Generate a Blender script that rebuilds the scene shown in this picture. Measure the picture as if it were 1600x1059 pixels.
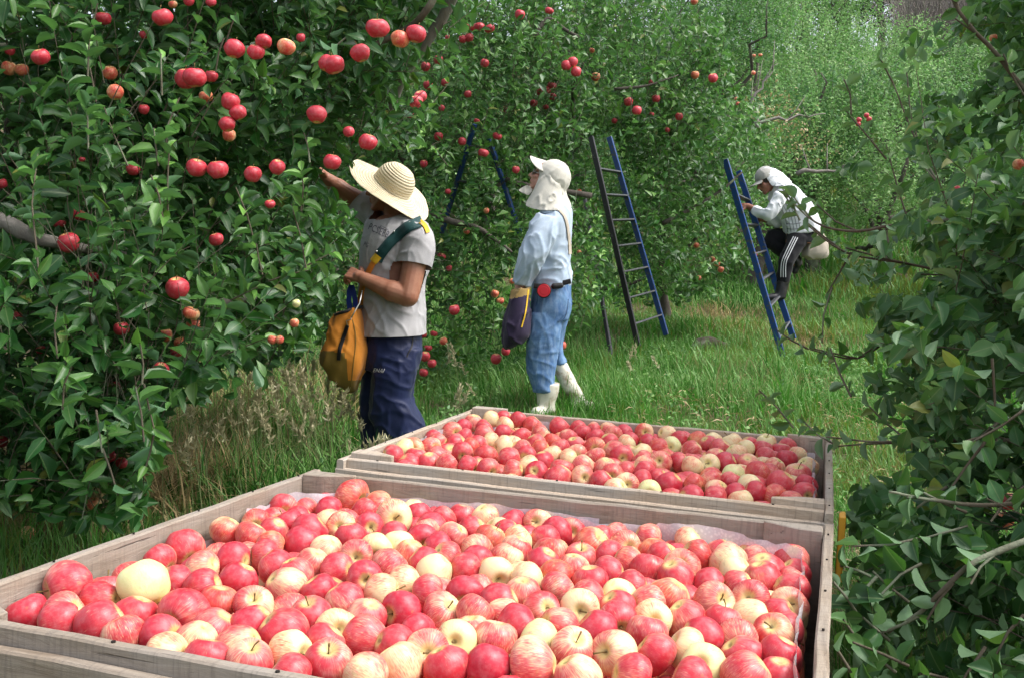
import bpy, bmesh, math, random
import numpy as np
from mathutils import Vector, Matrix, Quaternion, noise
from mathutils.bvhtree import BVHTree

random.seed(7)
rng = np.random.default_rng(7)
for o in list(bpy.data.objects):
    bpy.data.objects.remove(o)
scene = bpy.context.scene
COL = scene.collection
PI = math.pi

# ------------------------------------------------------------------ camera
FPX, CX, CY = 1550.0, 800.0, 530.0          # focal length and centre in photo pixels
PITCH = math.atan((530 - 415) / FPX)
CAMZ = 1.2
cam = bpy.data.cameras.new('camera')
cam.sensor_width = 36.0
cam.lens = 36.0 * FPX / 1600.0
cam.clip_start = 0.05
cam.clip_end = 900.0
camo = bpy.data.objects.new('camera', cam)
camo.location = (0, 0, CAMZ)
camo.rotation_euler = (PI / 2 - PITCH, 0, 0)
COL.objects.link(camo)
scene.camera = camo

# ------------------------------------------------------------------ world, sun, exposure
SUN_EL, SUN_AZ = math.radians(54), math.radians(98)     # azimuth from +Y towards +X
w = bpy.data.worlds.new('World')
scene.world = w
w.use_nodes = True
nt = w.node_tree
nt.nodes.clear()
sky = nt.nodes.new('ShaderNodeTexSky')
sky.sky_type = 'NISHITA'
sky.sun_disc = False
sky.sun_elevation = SUN_EL
sky.sun_rotation = SUN_AZ
sky.dust_density = 4.0
sky.ozone_density = 0.6
hs = nt.nodes.new('ShaderNodeHueSaturation')
hs.inputs['Saturation'].default_value = 0.45           # thin high cloud
hs.inputs['Value'].default_value = 1.0
bg = nt.nodes.new('ShaderNodeBackground')
bg.inputs['Strength'].default_value = 0.15
out = nt.nodes.new('ShaderNodeOutputWorld')
nt.links.new(sky.outputs[0], hs.inputs['Color'])
nt.links.new(hs.outputs[0], bg.inputs['Color'])
nt.links.new(bg.outputs[0], out.inputs['Surface'])
sl = bpy.data.lights.new('sun', 'SUN')
sl.energy = 1.0
sl.angle = math.radians(22)
sl.color = (1.0, 0.975, 0.94)
so = bpy.data.objects.new('sun', sl)
sd = Vector((math.sin(SUN_AZ) * math.cos(SUN_EL), math.cos(SUN_AZ) * math.cos(SUN_EL), math.sin(SUN_EL)))
so.rotation_euler = (-sd).to_track_quat('-Z', 'Y').to_euler()
so.location = sd * 50
COL.objects.link(so)
scene.view_settings.view_transform = 'Standard'
scene.view_settings.look = 'None'
scene.view_settings.gamma = 1.0
scene.view_settings.use_curve_mapping = False
scene.view_settings.exposure = 1.30

# ------------------------------------------------------------------ helpers
Mc = np.array([[1, 0, 0], [0, -math.sin(PITCH), math.cos(PITCH)], [0, -math.cos(PITCH), -math.sin(PITCH)]])
CAMP = np.array([0, 0, CAMZ])
FWD = Vector(Mc[:, 2])

def P(px, py, d):
    """point seen at photo pixel (px,py) at distance d along the view axis"""
    return Vector(Mc @ np.array([(px - CX) / FPX * d, (py - CY) / FPX * d, d]) + CAMP)

def proj(pts):
    c = (np.asarray(pts, dtype=float) - CAMP) @ Mc
    z = np.maximum(c[:, 2], 1e-3)
    return CX + FPX * c[:, 0] / z, CY + FPX * c[:, 1] / z, c[:, 2]

def ray(px, py):
    return Vector(Mc @ np.array([(px - CX) / FPX, (py - CY) / FPX, 1.0])).normalized()

def tag(o, label=None, cat=None, group=None, kind=None):
    if label: o['label'] = label
    if cat: o['category'] = cat
    if group: o['group'] = group
    if kind: o['kind'] = kind
    return o

def link(name, data, parent=None):
    o = bpy.data.objects.new(name, data)
    COL.objects.link(o)
    if parent is not None:
        o.parent = parent
        # child coordinates are world coordinates unless set otherwise
        o.matrix_parent_inverse = parent_world(parent).inverted()
    return o

def parent_world(o):
    m = o.matrix_basis.copy()
    while o.parent is not None:
        m = o.parent.matrix_basis @ o.matrix_parent_inverse @ m if False else (o.parent.matrix_basis @ (o.matrix_parent_inverse @ m))
        o = o.parent
    return m

def empty(name, loc=(0, 0, 0), quat=None):
    o = bpy.data.objects.new(name, None)
    o.empty_display_size = 0.1
    o.location = loc
    if quat is not None:
        o.rotation_mode = 'QUATERNION'
        o.rotation_quaternion = quat
    COL.objects.link(o)
    return o

def mesh_np(name, V, F, mats=(), smooth=True, attrs=None, midx=None):
    """F: (n,k) int array, all faces with k corners; attrs: {name: (type, array)} on points"""
    me = bpy.data.meshes.new(name)
    V = np.ascontiguousarray(V, dtype=np.float32)
    F = np.ascontiguousarray(F, dtype=np.int32)
    n, k = F.shape
    me.vertices.add(len(V)); me.vertices.foreach_set('co', V.ravel())
    me.loops.add(n * k); me.loops.foreach_set('vertex_index', F.ravel())
    me.polygons.add(n)
    me.polygons.foreach_set('loop_start', np.arange(0, n * k, k, dtype=np.int32))
    me.polygons.foreach_set('use_smooth', np.full(n, smooth))
    if midx is not None: me.polygons.foreach_set('material_index', np.asarray(midx, dtype=np.int32))
    for m in mats: me.materials.append(m)
    me.update(calc_edges=True)
    for an, (ty, arr) in (attrs or {}).items():
        a = me.attributes.new(an, ty, 'POINT')
        a.data.foreach_set('color' if ty == 'FLOAT_COLOR' else 'vector' if ty == 'FLOAT_VECTOR' else 'value', np.ascontiguousarray(arr, dtype=np.float32).ravel())
    return me

def mesh_py(name, V, F, mats=(), smooth=False):
    me = bpy.data.meshes.new(name)
    me.from_pydata([tuple(v) for v in V], [], F)
    for m in mats: me.materials.append(m)
    if smooth: me.polygons.foreach_set('use_smooth', [True] * len(me.polygons))
    me.update()
    return me

class Geo:
    """collects shapes for one mesh"""
    def __init__(s): s.V = []; s.F = []
    def add(s, V, F):
        o = len(s.V); s.V += [Vector(v) for v in V]; s.F += [[i + o for i in f] for f in F]
    def box(s, c, d, R=None, bev=0.0):
        bm = bmesh.new(); bmesh.ops.create_cube(bm, size=1)
        for v in bm.verts: v.co = Vector((v.co.x * d[0], v.co.y * d[1], v.co.z * d[2]))
        if bev: bmesh.ops.bevel(bm, geom=bm.edges[:], offset=bev, segments=1, affect='EDGES')
        bm.verts.index_update()
        R = R or Matrix.Identity(3)
        s.add([R @ v.co + Vector(c) for v in bm.verts], [[v.index for v in f.verts] for f in bm.faces]); bm.free()
    def tube(s, pts, rad, seg=8, cap=True):
        pts = [Vector(p) for p in pts]
        if not hasattr(rad, '__len__'): rad = [rad] * len(pts)
        V = []; F = []
        t = (pts[1] - pts[0]).normalized()
        u = t.orthogonal().normalized()
        for i, p in enumerate(pts):
            t2 = (pts[min(i + 1, len(pts) - 1)] - pts[max(i - 1, 0)])
            if t2.length > 1e-9: t2.normalize()
            else: t2 = t
            u = (u - t2 * u.dot(t2)).normalized(); vv = t2.cross(u)
            for k in range(seg):
                a = 2 * PI * k / seg
                V.append(p + (u * math.cos(a) + vv * math.sin(a)) * rad[i])
        for i in range(len(pts) - 1):
            for k in range(seg):
                F.append([i * seg + k, i * seg + (k + 1) % seg, (i + 1) * seg + (k + 1) % seg, (i + 1) * seg + k])
        if cap:
            F.append(list(range(seg))[::-1]); F.append([(len(pts) - 1) * seg + k for k in range(seg)])
        s.add(V, F)
    def ring(s, rings, cap=True):
        """rings: list of point loops of equal length"""
        n = len(rings[0]); V = [p for r in rings for p in r]; F = []
        for i in range(len(rings) - 1):
            for k in range(n):
                F.append([i * n + k, i * n + (k + 1) % n, (i + 1) * n + (k + 1) % n, (i + 1) * n + k])
        if cap:
            F.append(list(range(n))[::-1]); F.append([(len(rings) - 1) * n + k for k in range(n)])
        s.add(V, F)
    def ell(s, c, rad, R=None, seg=14):
        V = []; F = []; R = R or Matrix.Identity(3); m = seg // 2
        for i in range(1, m):
            th = PI * i / m
            for k in range(seg):
                a = 2 * PI * k / seg
                V.append(R @ Vector((rad[0] * math.sin(th) * math.cos(a), rad[1] * math.sin(th) * math.sin(a), rad[2] * math.cos(th))) + Vector(c))
        V.append(R @ Vector((0, 0, rad[2])) + Vector(c)); V.append(R @ Vector((0, 0, -rad[2])) + Vector(c))
        T, B = len(V) - 2, len(V) - 1
        for i in range(m - 2):
            for k in range(seg):
                F.append([i * seg + k, (i + 1) * seg + k, (i + 1) * seg + (k + 1) % seg, i * seg + (k + 1) % seg])
        for k in range(seg):
            F.append([T, k, (k + 1) % seg]); F.append([B, (m - 2) * seg + (k + 1) % seg, (m - 2) * seg + k])
        s.add(V, F)
    def mesh(s, name, mats=(), smooth=False):
        return mesh_py(name, s.V, s.F, mats if isinstance(mats, (list, tuple)) else [mats], smooth)
    def obj(s, name, mat, parent=None, smooth=False):
        return link(name, s.mesh(name, mat, smooth), parent)

# ------------------------------------------------------------------ materials
class N:
    def __init__(s, name):
        s.m = bpy.data.materials.new(name); s.m.use_nodes = True
        s.t = s.m.node_tree; s.t.nodes.clear()
        s.out = s.t.nodes.new('ShaderNodeOutputMaterial')
    def n(s, ty, **kw):
        nd = s.t.nodes.new('ShaderNode' + ty)
        for k, v in kw.items(): setattr(nd, k, v)
        return nd
    def set(s, sock, v):
        if isinstance(v, bpy.types.NodeSocket): s.t.links.new(v, sock)
        elif v is not None: sock.default_value = (v if not isinstance(v, tuple) or len(v) != 3 or sock.type != 'RGBA' else (*v, 1))
    def math(s, op, a, b=None, c=None, clamp=False):
        nd = s.n('Math', operation=op, use_clamp=clamp)
        s.set(nd.inputs[0], a)
        if b is not None: s.set(nd.inputs[1], b)
        if c is not None: s.set(nd.inputs[2], c)
        return nd.outputs[0]
    def mix(s, f, a, b, mode='MIX'):
        nd = s.n('Mix', data_type='RGBA', blend_type=mode)
        s.set(nd.inputs[0], f); s.set(nd.inputs[6], a); s.set(nd.inputs[7], b)
        return nd.outputs[2]
    def noise(s, vec, scale, detail=3, rough=0.55, dist=0.0):
        nd = s.n('TexNoise'); s.set(nd.inputs['Vector'], vec)
        nd.inputs['Scale'].default_value = scale; nd.inputs['Detail'].default_value = detail
        nd.inputs['Roughness'].default_value = rough; nd.inputs['Distortion'].default_value = dist
        return nd.outputs[0]
    def ramp(s, f, stops):
        nd = s.n('ValToRGB'); s.set(nd.inputs[0], f)
        cr = nd.color_ramp
        while len(cr.elements) < len(stops): cr.elements.new(0.5)
        for e, (p, c) in zip(cr.elements, stops):
            e.position = p; e.color = (*c, 1) if len(c) == 3 else c
        return nd.outputs[0]
    def sstep(s, v, lo, hi):
        nd = s.n('MapRange', interpolation_type='SMOOTHSTEP'); s.set(nd.inputs[0], v)
        nd.inputs[1].default_value = lo; nd.inputs[2].default_value = hi
        return nd.outputs[0]
    def mapping(s, vec, scale=(1, 1, 1), loc=None):
        nd = s.n('Mapping'); s.set(nd.inputs['Vector'], vec)
        nd.inputs['Scale'].default_value = scale
        if loc is not None: s.set(nd.inputs['Location'], loc)
        return nd.outputs[0]
    def bump(s, h, strength=0.3, dist=0.01):
        nd = s.n('Bump'); s.set(nd.inputs['Height'], h)
        nd.inputs['Strength'].default_value = strength; nd.inputs['Distance'].default_value = dist
        return nd.outputs[0]
    def bsdf(s, col, rough=0.6, nrm=None, spec=0.5, **kw):
        b = s.n('BsdfPrincipled')
        s.set(b.inputs['Base Color'], col); s.set(b.inputs['Roughness'], rough)
        b.inputs['Specular IOR Level'].default_value = spec
        if nrm is not None: s.set(b.inputs['Normal'], nrm)
        for k, v in kw.items(): s.set(b.inputs[k.replace('_', ' ')], v)
        return b.outputs[0]
    def end(s, sh): s.t.links.new(sh, s.out.inputs['Surface']); return s.m

def leaf_mat(name, dark, mid, young, under, trans=0.28, rough=0.42, tint=.55):
    m = N(name)
    at = m.n('Attribute', attribute_name='var')
    sep = m.n('SeparateColor'); m.set(sep.inputs[0], at.outputs['Color'])
    geo = m.n('NewGeometry')
    c = m.mix(sep.outputs[0], dark, mid)
    c = m.mix(sep.outputs[1], c, young)
    c = m.mix(m.math('MULTIPLY', m.sstep(sep.outputs[0], .955, .985), .7), c, (0.26, 0.24, 0.05))
    # slight mottling and pale midrib (blue = distance from rib)
    nz = m.noise(geo.outputs['Position'], 60, 2)
    c = m.mix(m.math('MULTIPLY', nz, 0.25), c, (0.02, 0.03, 0.01))
    rib = m.sstep(sep.outputs[2], 0.10, 0.0)
    c = m.mix(m.math('MULTIPLY', rib, 0.5), c, (0.22, 0.30, 0.12))
    c = m.mix(geo.outputs['Backfacing'], c, under)
    b = m.bsdf(c, rough, m.bump(nz, 0.15, 0.004), 0.45)
    tr = m.n('BsdfTranslucent'); m.set(tr.inputs[0], m.mix(tint, c, (0.13, 0.36, 0.03)))
    mx = m.n('MixShader'); mx.inputs[0].default_value = trans
    m.t.links.new(b, mx.inputs[1]); m.t.links.new(tr.outputs[0], mx.inputs[2])
    return m.end(mx.outputs[0])

LEAF = leaf_mat('apple_leaf', (0.009, 0.052, 0.012), (0.028, 0.135, 0.024), (0.20, 0.42, 0.08), (0.09, 0.20, 0.09))
LEAF_M = leaf_mat('mid_apple_leaf', (0.014, 0.066, 0.014), (0.046, 0.175, 0.028), (0.25, 0.46, 0.09), (0.12, 0.25, 0.10))
LEAF_R = leaf_mat('dull_apple_leaf', (0.018, 0.070, 0.020), (0.055, 0.165, 0.045), (0.17, 0.33, 0.08), (0.16, 0.27, 0.14), rough=0.48)
LEAF_B = leaf_mat('sun_brightened_leaf', (0.095, 0.24, 0.050), (0.23, 0.44, 0.10), (0.38, 0.56, 0.22), (0.26, 0.44, 0.22), trans=0.38, rough=0.55)  # sunlight on the slope is put into this leaf colour by brightening it
LEAF_B2 = leaf_mat('darker_slope_leaf', (0.022, 0.105, 0.022), (0.065, 0.22, 0.045), (0.18, 0.36, 0.09), (0.12, 0.26, 0.10), trans=0.3, rough=0.55)  # darker leaf tone, alternated from tree to tree to tell the crowns apart
LEAF_P = leaf_mat('pine_leaf', (0.012, 0.03, 0.016), (0.03, 0.055, 0.028), (0.05, 0.09, 0.04), (0.03, 0.05, 0.03), trans=0.1, rough=0.7)
GRASS = leaf_mat('grass_blade', (0.025, 0.135, 0.016), (0.095, 0.36, 0.038), (0.42, 0.33, 0.18), (0.12, 0.27, 0.05), trans=0.35, rough=0.5, tint=.12)
DRYG = leaf_mat('dry_grass_blade', (0.17, 0.115, 0.045), (0.33, 0.24, 0.10), (0.48, 0.37, 0.19), (0.36, 0.27, 0.12), trans=0.25, rough=0.6, tint=.0)

def bark(name, a, b):
    m = N(name); g = m.n('NewGeometry')
    v = m.mapping(g.outputs['Position'], (1, 1, 0.6))
    n1 = m.noise(v, 28, 5, 0.65); n2 = m.noise(v, 6, 2)
    c = m.mix(n1, a, b); c = m.mix(m.sstep(n2, .52, .7), c, (0.20, 0.22, 0.15))
    return m.end(m.bsdf(c, 0.9, m.bump(n1, 0.8, 0.01), 0.2))
BARK = bark('grey_bark', (0.10, 0.085, 0.075), (0.34, 0.31, 0.28))
TRUNK = bark('dark_trunk_bark', (0.04, 0.033, 0.028), (0.15, 0.13, 0.11))
ROCK = bark('mossy_rock', (0.05, 0.043, 0.035), (0.16, 0.13, 0.10))
TWIG = bark('twig_bark', (0.05, 0.04, 0.028), (0.14, 0.12, 0.085))
DRYTWIG = bark('dry_twig', (0.12, 0.10, 0.09), (0.26, 0.23, 0.21))

def apple_group(m, vec, par, rnd):
    """vec: unit local coords, par: (redness, orange, greenness) colour, rnd: 0..1"""
    sp = m.n('SeparateXYZ'); m.set(sp.inputs[0], vec)
    pc = m.n('SeparateColor'); m.set(pc.inputs[0], par)
    red, org, grn = pc.outputs[0], pc.outputs[1], pc.outputs[2]
    x, y, z = sp.outputs
    ang = m.math('ARCTAN2', y, x)
    rho = m.math('SQRT', m.math('ADD', m.math('MULTIPLY', x, x), m.math('MULTIPLY', y, y)))
    off = m.math('MULTIPLY', rnd, 37.0)
    cv = m.n('CombineXYZ'); m.set(cv.inputs[0], m.math('MULTIPLY', ang, 9.0)); m.set(cv.inputs[1], m.math('MULTIPLY', z, 1.6)); m.set(cv.inputs[2], off)
    st = m.noise(cv.outputs[0], 1.0, 4, 0.65)
    cv2 = m.n('CombineXYZ'); m.set(cv2.inputs[0], m.math('MULTIPLY', ang, 26.0)); m.set(cv2.inputs[1], m.math('MULTIPLY', z, 4.0)); m.set(cv2.inputs[2], off)
    st2 = m.noise(cv2.outputs[0], 1.0, 2, 0.6)
    vo = m.n('VectorMath', operation='ADD'); m.set(vo.inputs[0], vec)
    cc = m.n('CombineXYZ'); m.set(cc.inputs[0], off); m.set(cc.inputs[1], off); m.t.links.new(cc.outputs[0], vo.inputs[1])
    big = m.noise(vo.outputs[0], 1.3, 2, 0.5)
    fine = m.noise(vo.outputs[0], 11, 3, 0.6)
    # red mask: cheek towards +x plus noise
    k = m.math('ADD', m.math('MULTIPLY', x, 0.38), m.math('MULTIPLY', m.math('SUBTRACT', big, 0.5), 1.3))
    k = m.math('ADD', k, m.math('MULTIPLY', m.math('SUBTRACT', red, 0.5), 1.9))
    k = m.math('ADD', k, m.math('MULTIPLY', m.math('SUBTRACT', st, 0.5), 0.75))
    mask = m.sstep(m.math('ADD', k, m.math('MULTIPLY', m.math('SUBTRACT', st2, .5), 1.1)), -0.50, 0.42)
    deep = m.sstep(m.math('ADD', k, m.math('MULTIPLY', m.math('SUBTRACT', st2, .5), .9)), -0.10, 0.85)
    ground = m.mix(fine, (0.81, 0.67, 0.35), (0.80, 0.58, 0.36))
    ground = m.mix(grn, ground, m.mix(fine, (0.62, 0.66, 0.26), (0.70, 0.72, 0.36)))
    pink = m.mix(org, (0.75, 0.235, 0.195), (0.78, 0.33, 0.13))
    crim = m.mix(org, (0.50, 0.018, 0.042), (0.58, 0.045, 0.03))
    redc = m.mix(deep, pink, crim)
    redc = m.mix(m.math('MULTIPLY', m.sstep(st2, 0.45, 0.68), 0.45), redc, m.mix(0.55, redc, (0.40, 0.01, 0.02)))
    c = m.mix(m.math('MULTIPLY', mask, m.sstep(m.math('ADD', st2, m.math('MULTIPLY', red, 0.40)), 0.30, 0.72)), ground, redc)
    # stem cavity turns yellow-green then russet
    cav = m.sstep(m.math('ADD', rho, m.math('MULTIPLY', m.math('SUBTRACT', st, 0.5), 0.35)), 0.52, 0.16)
    c = m.mix(m.math('MULTIPLY', cav, 0.8), c, (0.66, 0.58, 0.20))
    rus = m.sstep(rho, 0.17, 0.05)
    c = m.mix(m.math('MULTIPLY', rus, 0.75), c, (0.22, 0.17, 0.06))
    vz = m.n('TexVoronoi'); m.set(vz.inputs['Vector'], vo.outputs[0]); vz.inputs['Scale'].default_value = 11.0
    dot = m.sstep(vz.outputs['Distance'], 0.10, 0.04)
    c = m.mix(m.math('MULTIPLY', dot, 0.35), c, (0.80, 0.60, 0.40))
    # thin wax bloom, patchy
    bl = m.sstep(m.noise(vo.outputs[0], 3.2, 3, 0.6), 0.35, 0.75)
    c = m.mix(m.math('MULTIPLY', bl, 0.10), c, (0.80, 0.70, 0.68))
    br_ = m.sstep(m.noise(vo.outputs[0], 2.3, 1, .4), .70, .76)
    c = m.mix(m.math('MULTIPLY', br_, .30), c, (0.36, 0.20, 0.08))
    rough = m.math('ADD', 0.36, m.math('MULTIPLY', bl, 0.20))
    return m.bsdf(c, rough, m.bump(fine, 0.05, 0.02), 0.5, Subsurface_Weight=0.0)

m = N('apple_skin'); tc = m.n('TexCoord'); oi = m.n('ObjectInfo')
APPLE = m.end(apple_group(m, tc.outputs['Object'], oi.outputs['Color'], oi.outputs['Random']))
m = N('apple_skin_heap'); a1 = m.n('Attribute', attribute_name='lc'); a2 = m.n('Attribute', attribute_name='par')
APPLE_H = m.end(apple_group(m, a1.outputs['Vector'], a2.outputs['Color'], a2.outputs['Alpha']))
m = N('apple_stem'); APSTEM = m.end(m.bsdf((0.16, 0.11, 0.04), 0.8, spec=0.2))

def wood(name, a, b, grey):
    m = N(name); tc = m.n('TexCoord'); oi = m.n('ObjectInfo')
    cb = m.n('CombineXYZ'); m.set(cb.inputs[0], m.math('MULTIPLY', oi.outputs['Random'], 31)); m.set(cb.inputs[1], m.math('MULTIPLY', oi.outputs['Random'], 17))
    v = m.mapping(tc.outputs['Object'], (1.6, 16, 16), cb.outputs[0])
    g1 = m.noise(v, 4.0, 6, 0.7, 1.2); g2 = m.noise(m.mapping(tc.outputs['Object'], (2, 5, 5), cb.outputs[0]), 2.0, 4, .6)
    saw = m.noise(m.mapping(tc.outputs['Object'], (60, 6, 6), cb.outputs[0]), 3.0, 2, .5)
    c = m.mix(m.sstep(g1, .25, .75), a, b); c = m.mix(m.sstep(g2, .35, .75), c, grey)
    c = m.mix(m.math('MULTIPLY', m.sstep(saw, .5, .72), .3), c, (0.12, 0.10, 0.085))
    kn = m.n('TexVoronoi'); m.set(kn.inputs['Vector'], m.mapping(tc.outputs['Object'], (2.2, 6, 6), cb.outputs[0])); kn.inputs['Scale'].default_value = 1.6
    c = m.mix(m.math('MULTIPLY', m.sstep(kn.outputs['Distance'], .09, .04), .8), c, (0.06, 0.045, 0.035))
    crk = m.sstep(m.noise(m.mapping(tc.outputs['Object'], (1.2, 40, 40), cb.outputs[0]), 3.5, 3, .6), .66, .74)
    c = m.mix(m.math('MULTIPLY', crk, .7), c, (0.05, 0.042, 0.036))
    h = m.math('SUBTRACT', m.math('ADD', g1, m.math('MULTIPLY', saw, .35)), crk)
    return m.end(m.bsdf(c, 0.85, m.bump(h, 0.55, 0.004), 0.25))
WOOD_OLD = wood('weathered_wood', (0.16, 0.12, 0.085), (0.34, 0.28, 0.215), (0.30, 0.265, 0.225))
WOOD_NEW = wood('paler_wood', (0.36, 0.27, 0.19), (0.52, 0.42, 0.32), (0.40, 0.36, 0.31))
m = N('nail_head'); NAIL = m.end(m.bsdf((0.03, 0.025, 0.022), 0.6, Metallic=0.6))
m = N('bubble_liner'); tc = m.n('TexCoord')
vz = m.n('TexVoronoi'); m.set(vz.inputs['Vector'], tc.outputs['Object']); vz.inputs['Scale'].default_value = 170
nz = m.noise(tc.outputs['Object'], 9, 4, .6)
c = m.mix(m.sstep(nz, .3, .7), (0.58, 0.575, 0.60), (0.80, 0.795, 0.81))
c = m.mix(m.math('MULTIPLY', m.sstep(vz.outputs['Distance'], .25, .6), .5), c, (0.50, 0.48, 0.54))
b_ = m.bsdf(c, 0.32, m.bump(vz.outputs['Distance'], -0.9, 0.006), 0.6)
tr_ = m.n('BsdfTransparent'); mx_ = m.n('MixShader'); mx_.inputs[0].default_value = 0.22
m.t.links.new(b_, mx_.inputs[1]); m.t.links.new(tr_.outputs[0], mx_.inputs[2])
LINER = m.end(mx_.outputs[0])
def paint(name, col, chip, rough=0.45, amt=.62):
    m = N(name); g = m.n('NewGeometry'); n1 = m.noise(g.outputs['Position'], 22, 5, .65); n2 = m.noise(g.outputs['Position'], 90, 2, .6)
    c = m.mix(m.math('MULTIPLY', n2, .25), col, tuple(x * .6 for x in col)); c = m.mix(m.sstep(n1, amt, amt + .06), c, chip)
    return m.end(m.bsdf(c, rough, m.bump(n1, .15, .003)))
YELLOW = paint('worn_yellow_paint', (0.62, 0.30, 0.02), (0.07, 0.05, 0.035), amt=.57)
BLUE = paint('blue_ladder_paint', (0.012, 0.055, 0.21), (0.07, 0.075, 0.08), amt=.55)
DARKM = paint('dark_ladder_metal', (0.025, 0.024, 0.03), (0.10, 0.10, 0.11), amt=.62)
STEEL = paint('worn_grey_rung', (0.085, 0.09, 0.10), (0.07, 0.06, 0.055), amt=.58)

def cloth(name, col, col2=None, scale=350, rough=0.85, bump=0.25, sheen=0.1):
    m = N(name); g = m.n('NewGeometry'); n1 = m.noise(g.outputs['Position'], scale, 2, .6); n2 = m.noise(g.outputs['Position'], 9, 4, .6)
    c = m.mix(m.sstep(n2, .35, .7), col, col2 or tuple(x * .82 for x in col))
    c = m.mix(m.math('MULTIPLY', n1, .18), c, tuple(x * .6 for x in col))
    n3 = m.noise(g.outputs['Position'], 28, 3, .6)
    return m.end(m.bsdf(c, rough, m.bump(m.math('ADD', n1, m.math('MULTIPLY', n3, 1.5)), bump, .004), .25, Sheen_Weight=sheen))
def skin_mat(name, col):
    m = N(name); g = m.n('NewGeometry'); n1 = m.noise(g.outputs['Position'], 160, 3, .6); n2 = m.noise(g.outputs['Position'], 22, 3, .6)
    c = m.mix(m.sstep(n2, .3, .7), col, (col[0] * .85, col[1] * .72, col[2] * .7))
    return m.end(m.bsdf(c, .5, m.bump(n1, .2, .002), .4, Subsurface_Weight=.06, Subsurface_Radius=(0.01, .004, .002)))
SKIN1 = skin_mat('tanned_skin', (0.36, 0.17, 0.105))
SKIN2 = skin_mat('light_skin', (0.46, 0.25, 0.18))
SKIN3 = skin_mat('brown_skin', (0.26, 0.12, 0.075))
HAIR = cloth('dark_hair', (0.02, 0.015, 0.012), rough=.6)
TSHIRT = cloth('grey_tshirt', (0.40, 0.39, 0.395), (0.34, 0.335, 0.345))
NAVY = cloth('navy_track_trousers', (0.006, 0.012, 0.050), (0.009, 0.017, 0.068), rough=.5, sheen=.08)
BLUESHIRT = cloth('pale_blue_shirt', (0.38, 0.47, 0.58), (0.43, 0.51, 0.60))
CAPC = cloth('cream_cap_cloth', (0.56, 0.54, 0.47), (0.47, 0.455, 0.40))
CAPG = cloth('grey_cap_cloth', (0.40, 0.39, 0.36), (0.33, 0.32, 0.30))
WHITEC = cloth('white_shirt', (0.74, 0.75, 0.78), (0.68, 0.70, 0.74))
BLACKC = cloth('black_trousers', (0.010, 0.010, 0.013))
PURPLE = cloth('dark_purple_bag', (0.030, 0.020, 0.050))
TAN = cloth('tan_cloth', (0.30, 0.20, 0.07))
BEIGE = cloth('beige_bag', (0.48, 0.42, 0.34))
ORANGE = cloth('orange_canvas', (0.68, 0.25, 0.03), (0.57, 0.20, 0.025), rough=.75)
OLIVE = cloth('olive_canvas', (0.22, 0.13, 0.02), (0.17, 0.11, 0.02), rough=.7)
GREENSTRAP = cloth('dark_green_strap', (0.006, 0.045, 0.045), rough=.6)
YSTRAP = cloth('yellow_strap', (0.72, 0.44, 0.02), rough=.6)
BLUESTRAP = cloth('blue_strap', (0.01, 0.03, 0.22), rough=.5)
BLACK = cloth('black_webbing', (0.012, 0.011, 0.012), rough=.6)
INK = cloth('faded_ink', (0.10, 0.10, 0.125))
WHITEINK = cloth('white_print', (0.80, 0.80, 0.82))
m = N('red_plastic'); REDP = m.end(m.bsdf((0.55, 0.012, 0.025), .35))
m = N('metal_ring'); METAL = m.end(m.bsdf((0.5, 0.5, 0.48), .35, Metallic=.9))
m = N('glass_lens'); LENS = m.end(m.bsdf((0.35, 0.5, 0.6), .1, Transmission_Weight=.4))
m = N('eye'); EYE = m.end(m.bsdf((0.05, 0.035, 0.03), .2))
def boot_mat(name, col, dirt):
    m = N(name); g = m.n('NewGeometry'); n = m.noise(g.outputs['Position'], 14, 4, .6)
    c = m.mix(m.sstep(n, .48, .72), col, dirt)
    return m.end(m.bsdf(c, .35, m.bump(n, .2, .01), .5))
WBOOT = boot_mat('white_rubber', (0.62, 0.59, 0.50), (0.30, 0.23, 0.14))
BBOOT = boot_mat('black_rubber', (0.012, 0.012, 0.014), (0.03, 0.026, 0.02))
# denim
m = N('denim'); g = m.n('NewGeometry'); n1 = m.noise(m.mapping(g.outputs['Position'], (1, 1, .35)), 420, 2, .7); n2 = m.noise(g.outputs['Position'], 8, 4, .6); n3 = m.noise(m.mapping(g.outputs['Position'], (1, 1, .4)), 40, 3, .6)
c = m.mix(m.sstep(n2, .35, .68), (0.065, 0.14, 0.29), (0.15, 0.27, 0.45)); c = m.mix(m.math('MULTIPLY', m.sstep(n3, .4, .7), .35), c, (0.34, 0.44, 0.58))
c = m.mix(m.math('MULTIPLY', n1, .3), c, (0.05, 0.10, 0.2)); DENIM = m.end(m.bsdf(c, .85, m.bump(m.math('ADD', n1, n3), .3, .004), .2))
STRIPE = cloth('grey_stripe', (0.10, 0.10, 0.13))
DENIMD = cloth('dark_denim_seam', (0.05, 0.09, 0.17))
# straw
m = N('woven_straw'); tc = m.n('TexCoord'); sp = m.n('SeparateXYZ'); m.set(sp.inputs[0], tc.outputs['UV'])
wv = m.math('SINE', m.math('MULTIPLY', sp.outputs[1], 2 * PI * 21)); fb = m.noise(m.mapping(tc.outputs['UV'], (240, 60, 1)), 1.0, 3, .6); bl = m.noise(tc.outputs['Object'], 14, 4, .6)
c = m.mix(fb, (0.58, 0.48, 0.31), (0.76, 0.68, 0.50)); c = m.mix(m.math('MULTIPLY', m.sstep(wv, .6, 1.0), .22), c, (0.36, 0.25, 0.13)); c = m.mix(m.math('MULTIPLY', m.sstep(bl, .5, .7), .3), c, (0.45, 0.32, 0.15))
STRAW = m.end(m.bsdf(c, .75, m.bump(m.math('ADD', wv, m.math('MULTIPLY', fb, .8)), .5, .004), .3))

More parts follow.
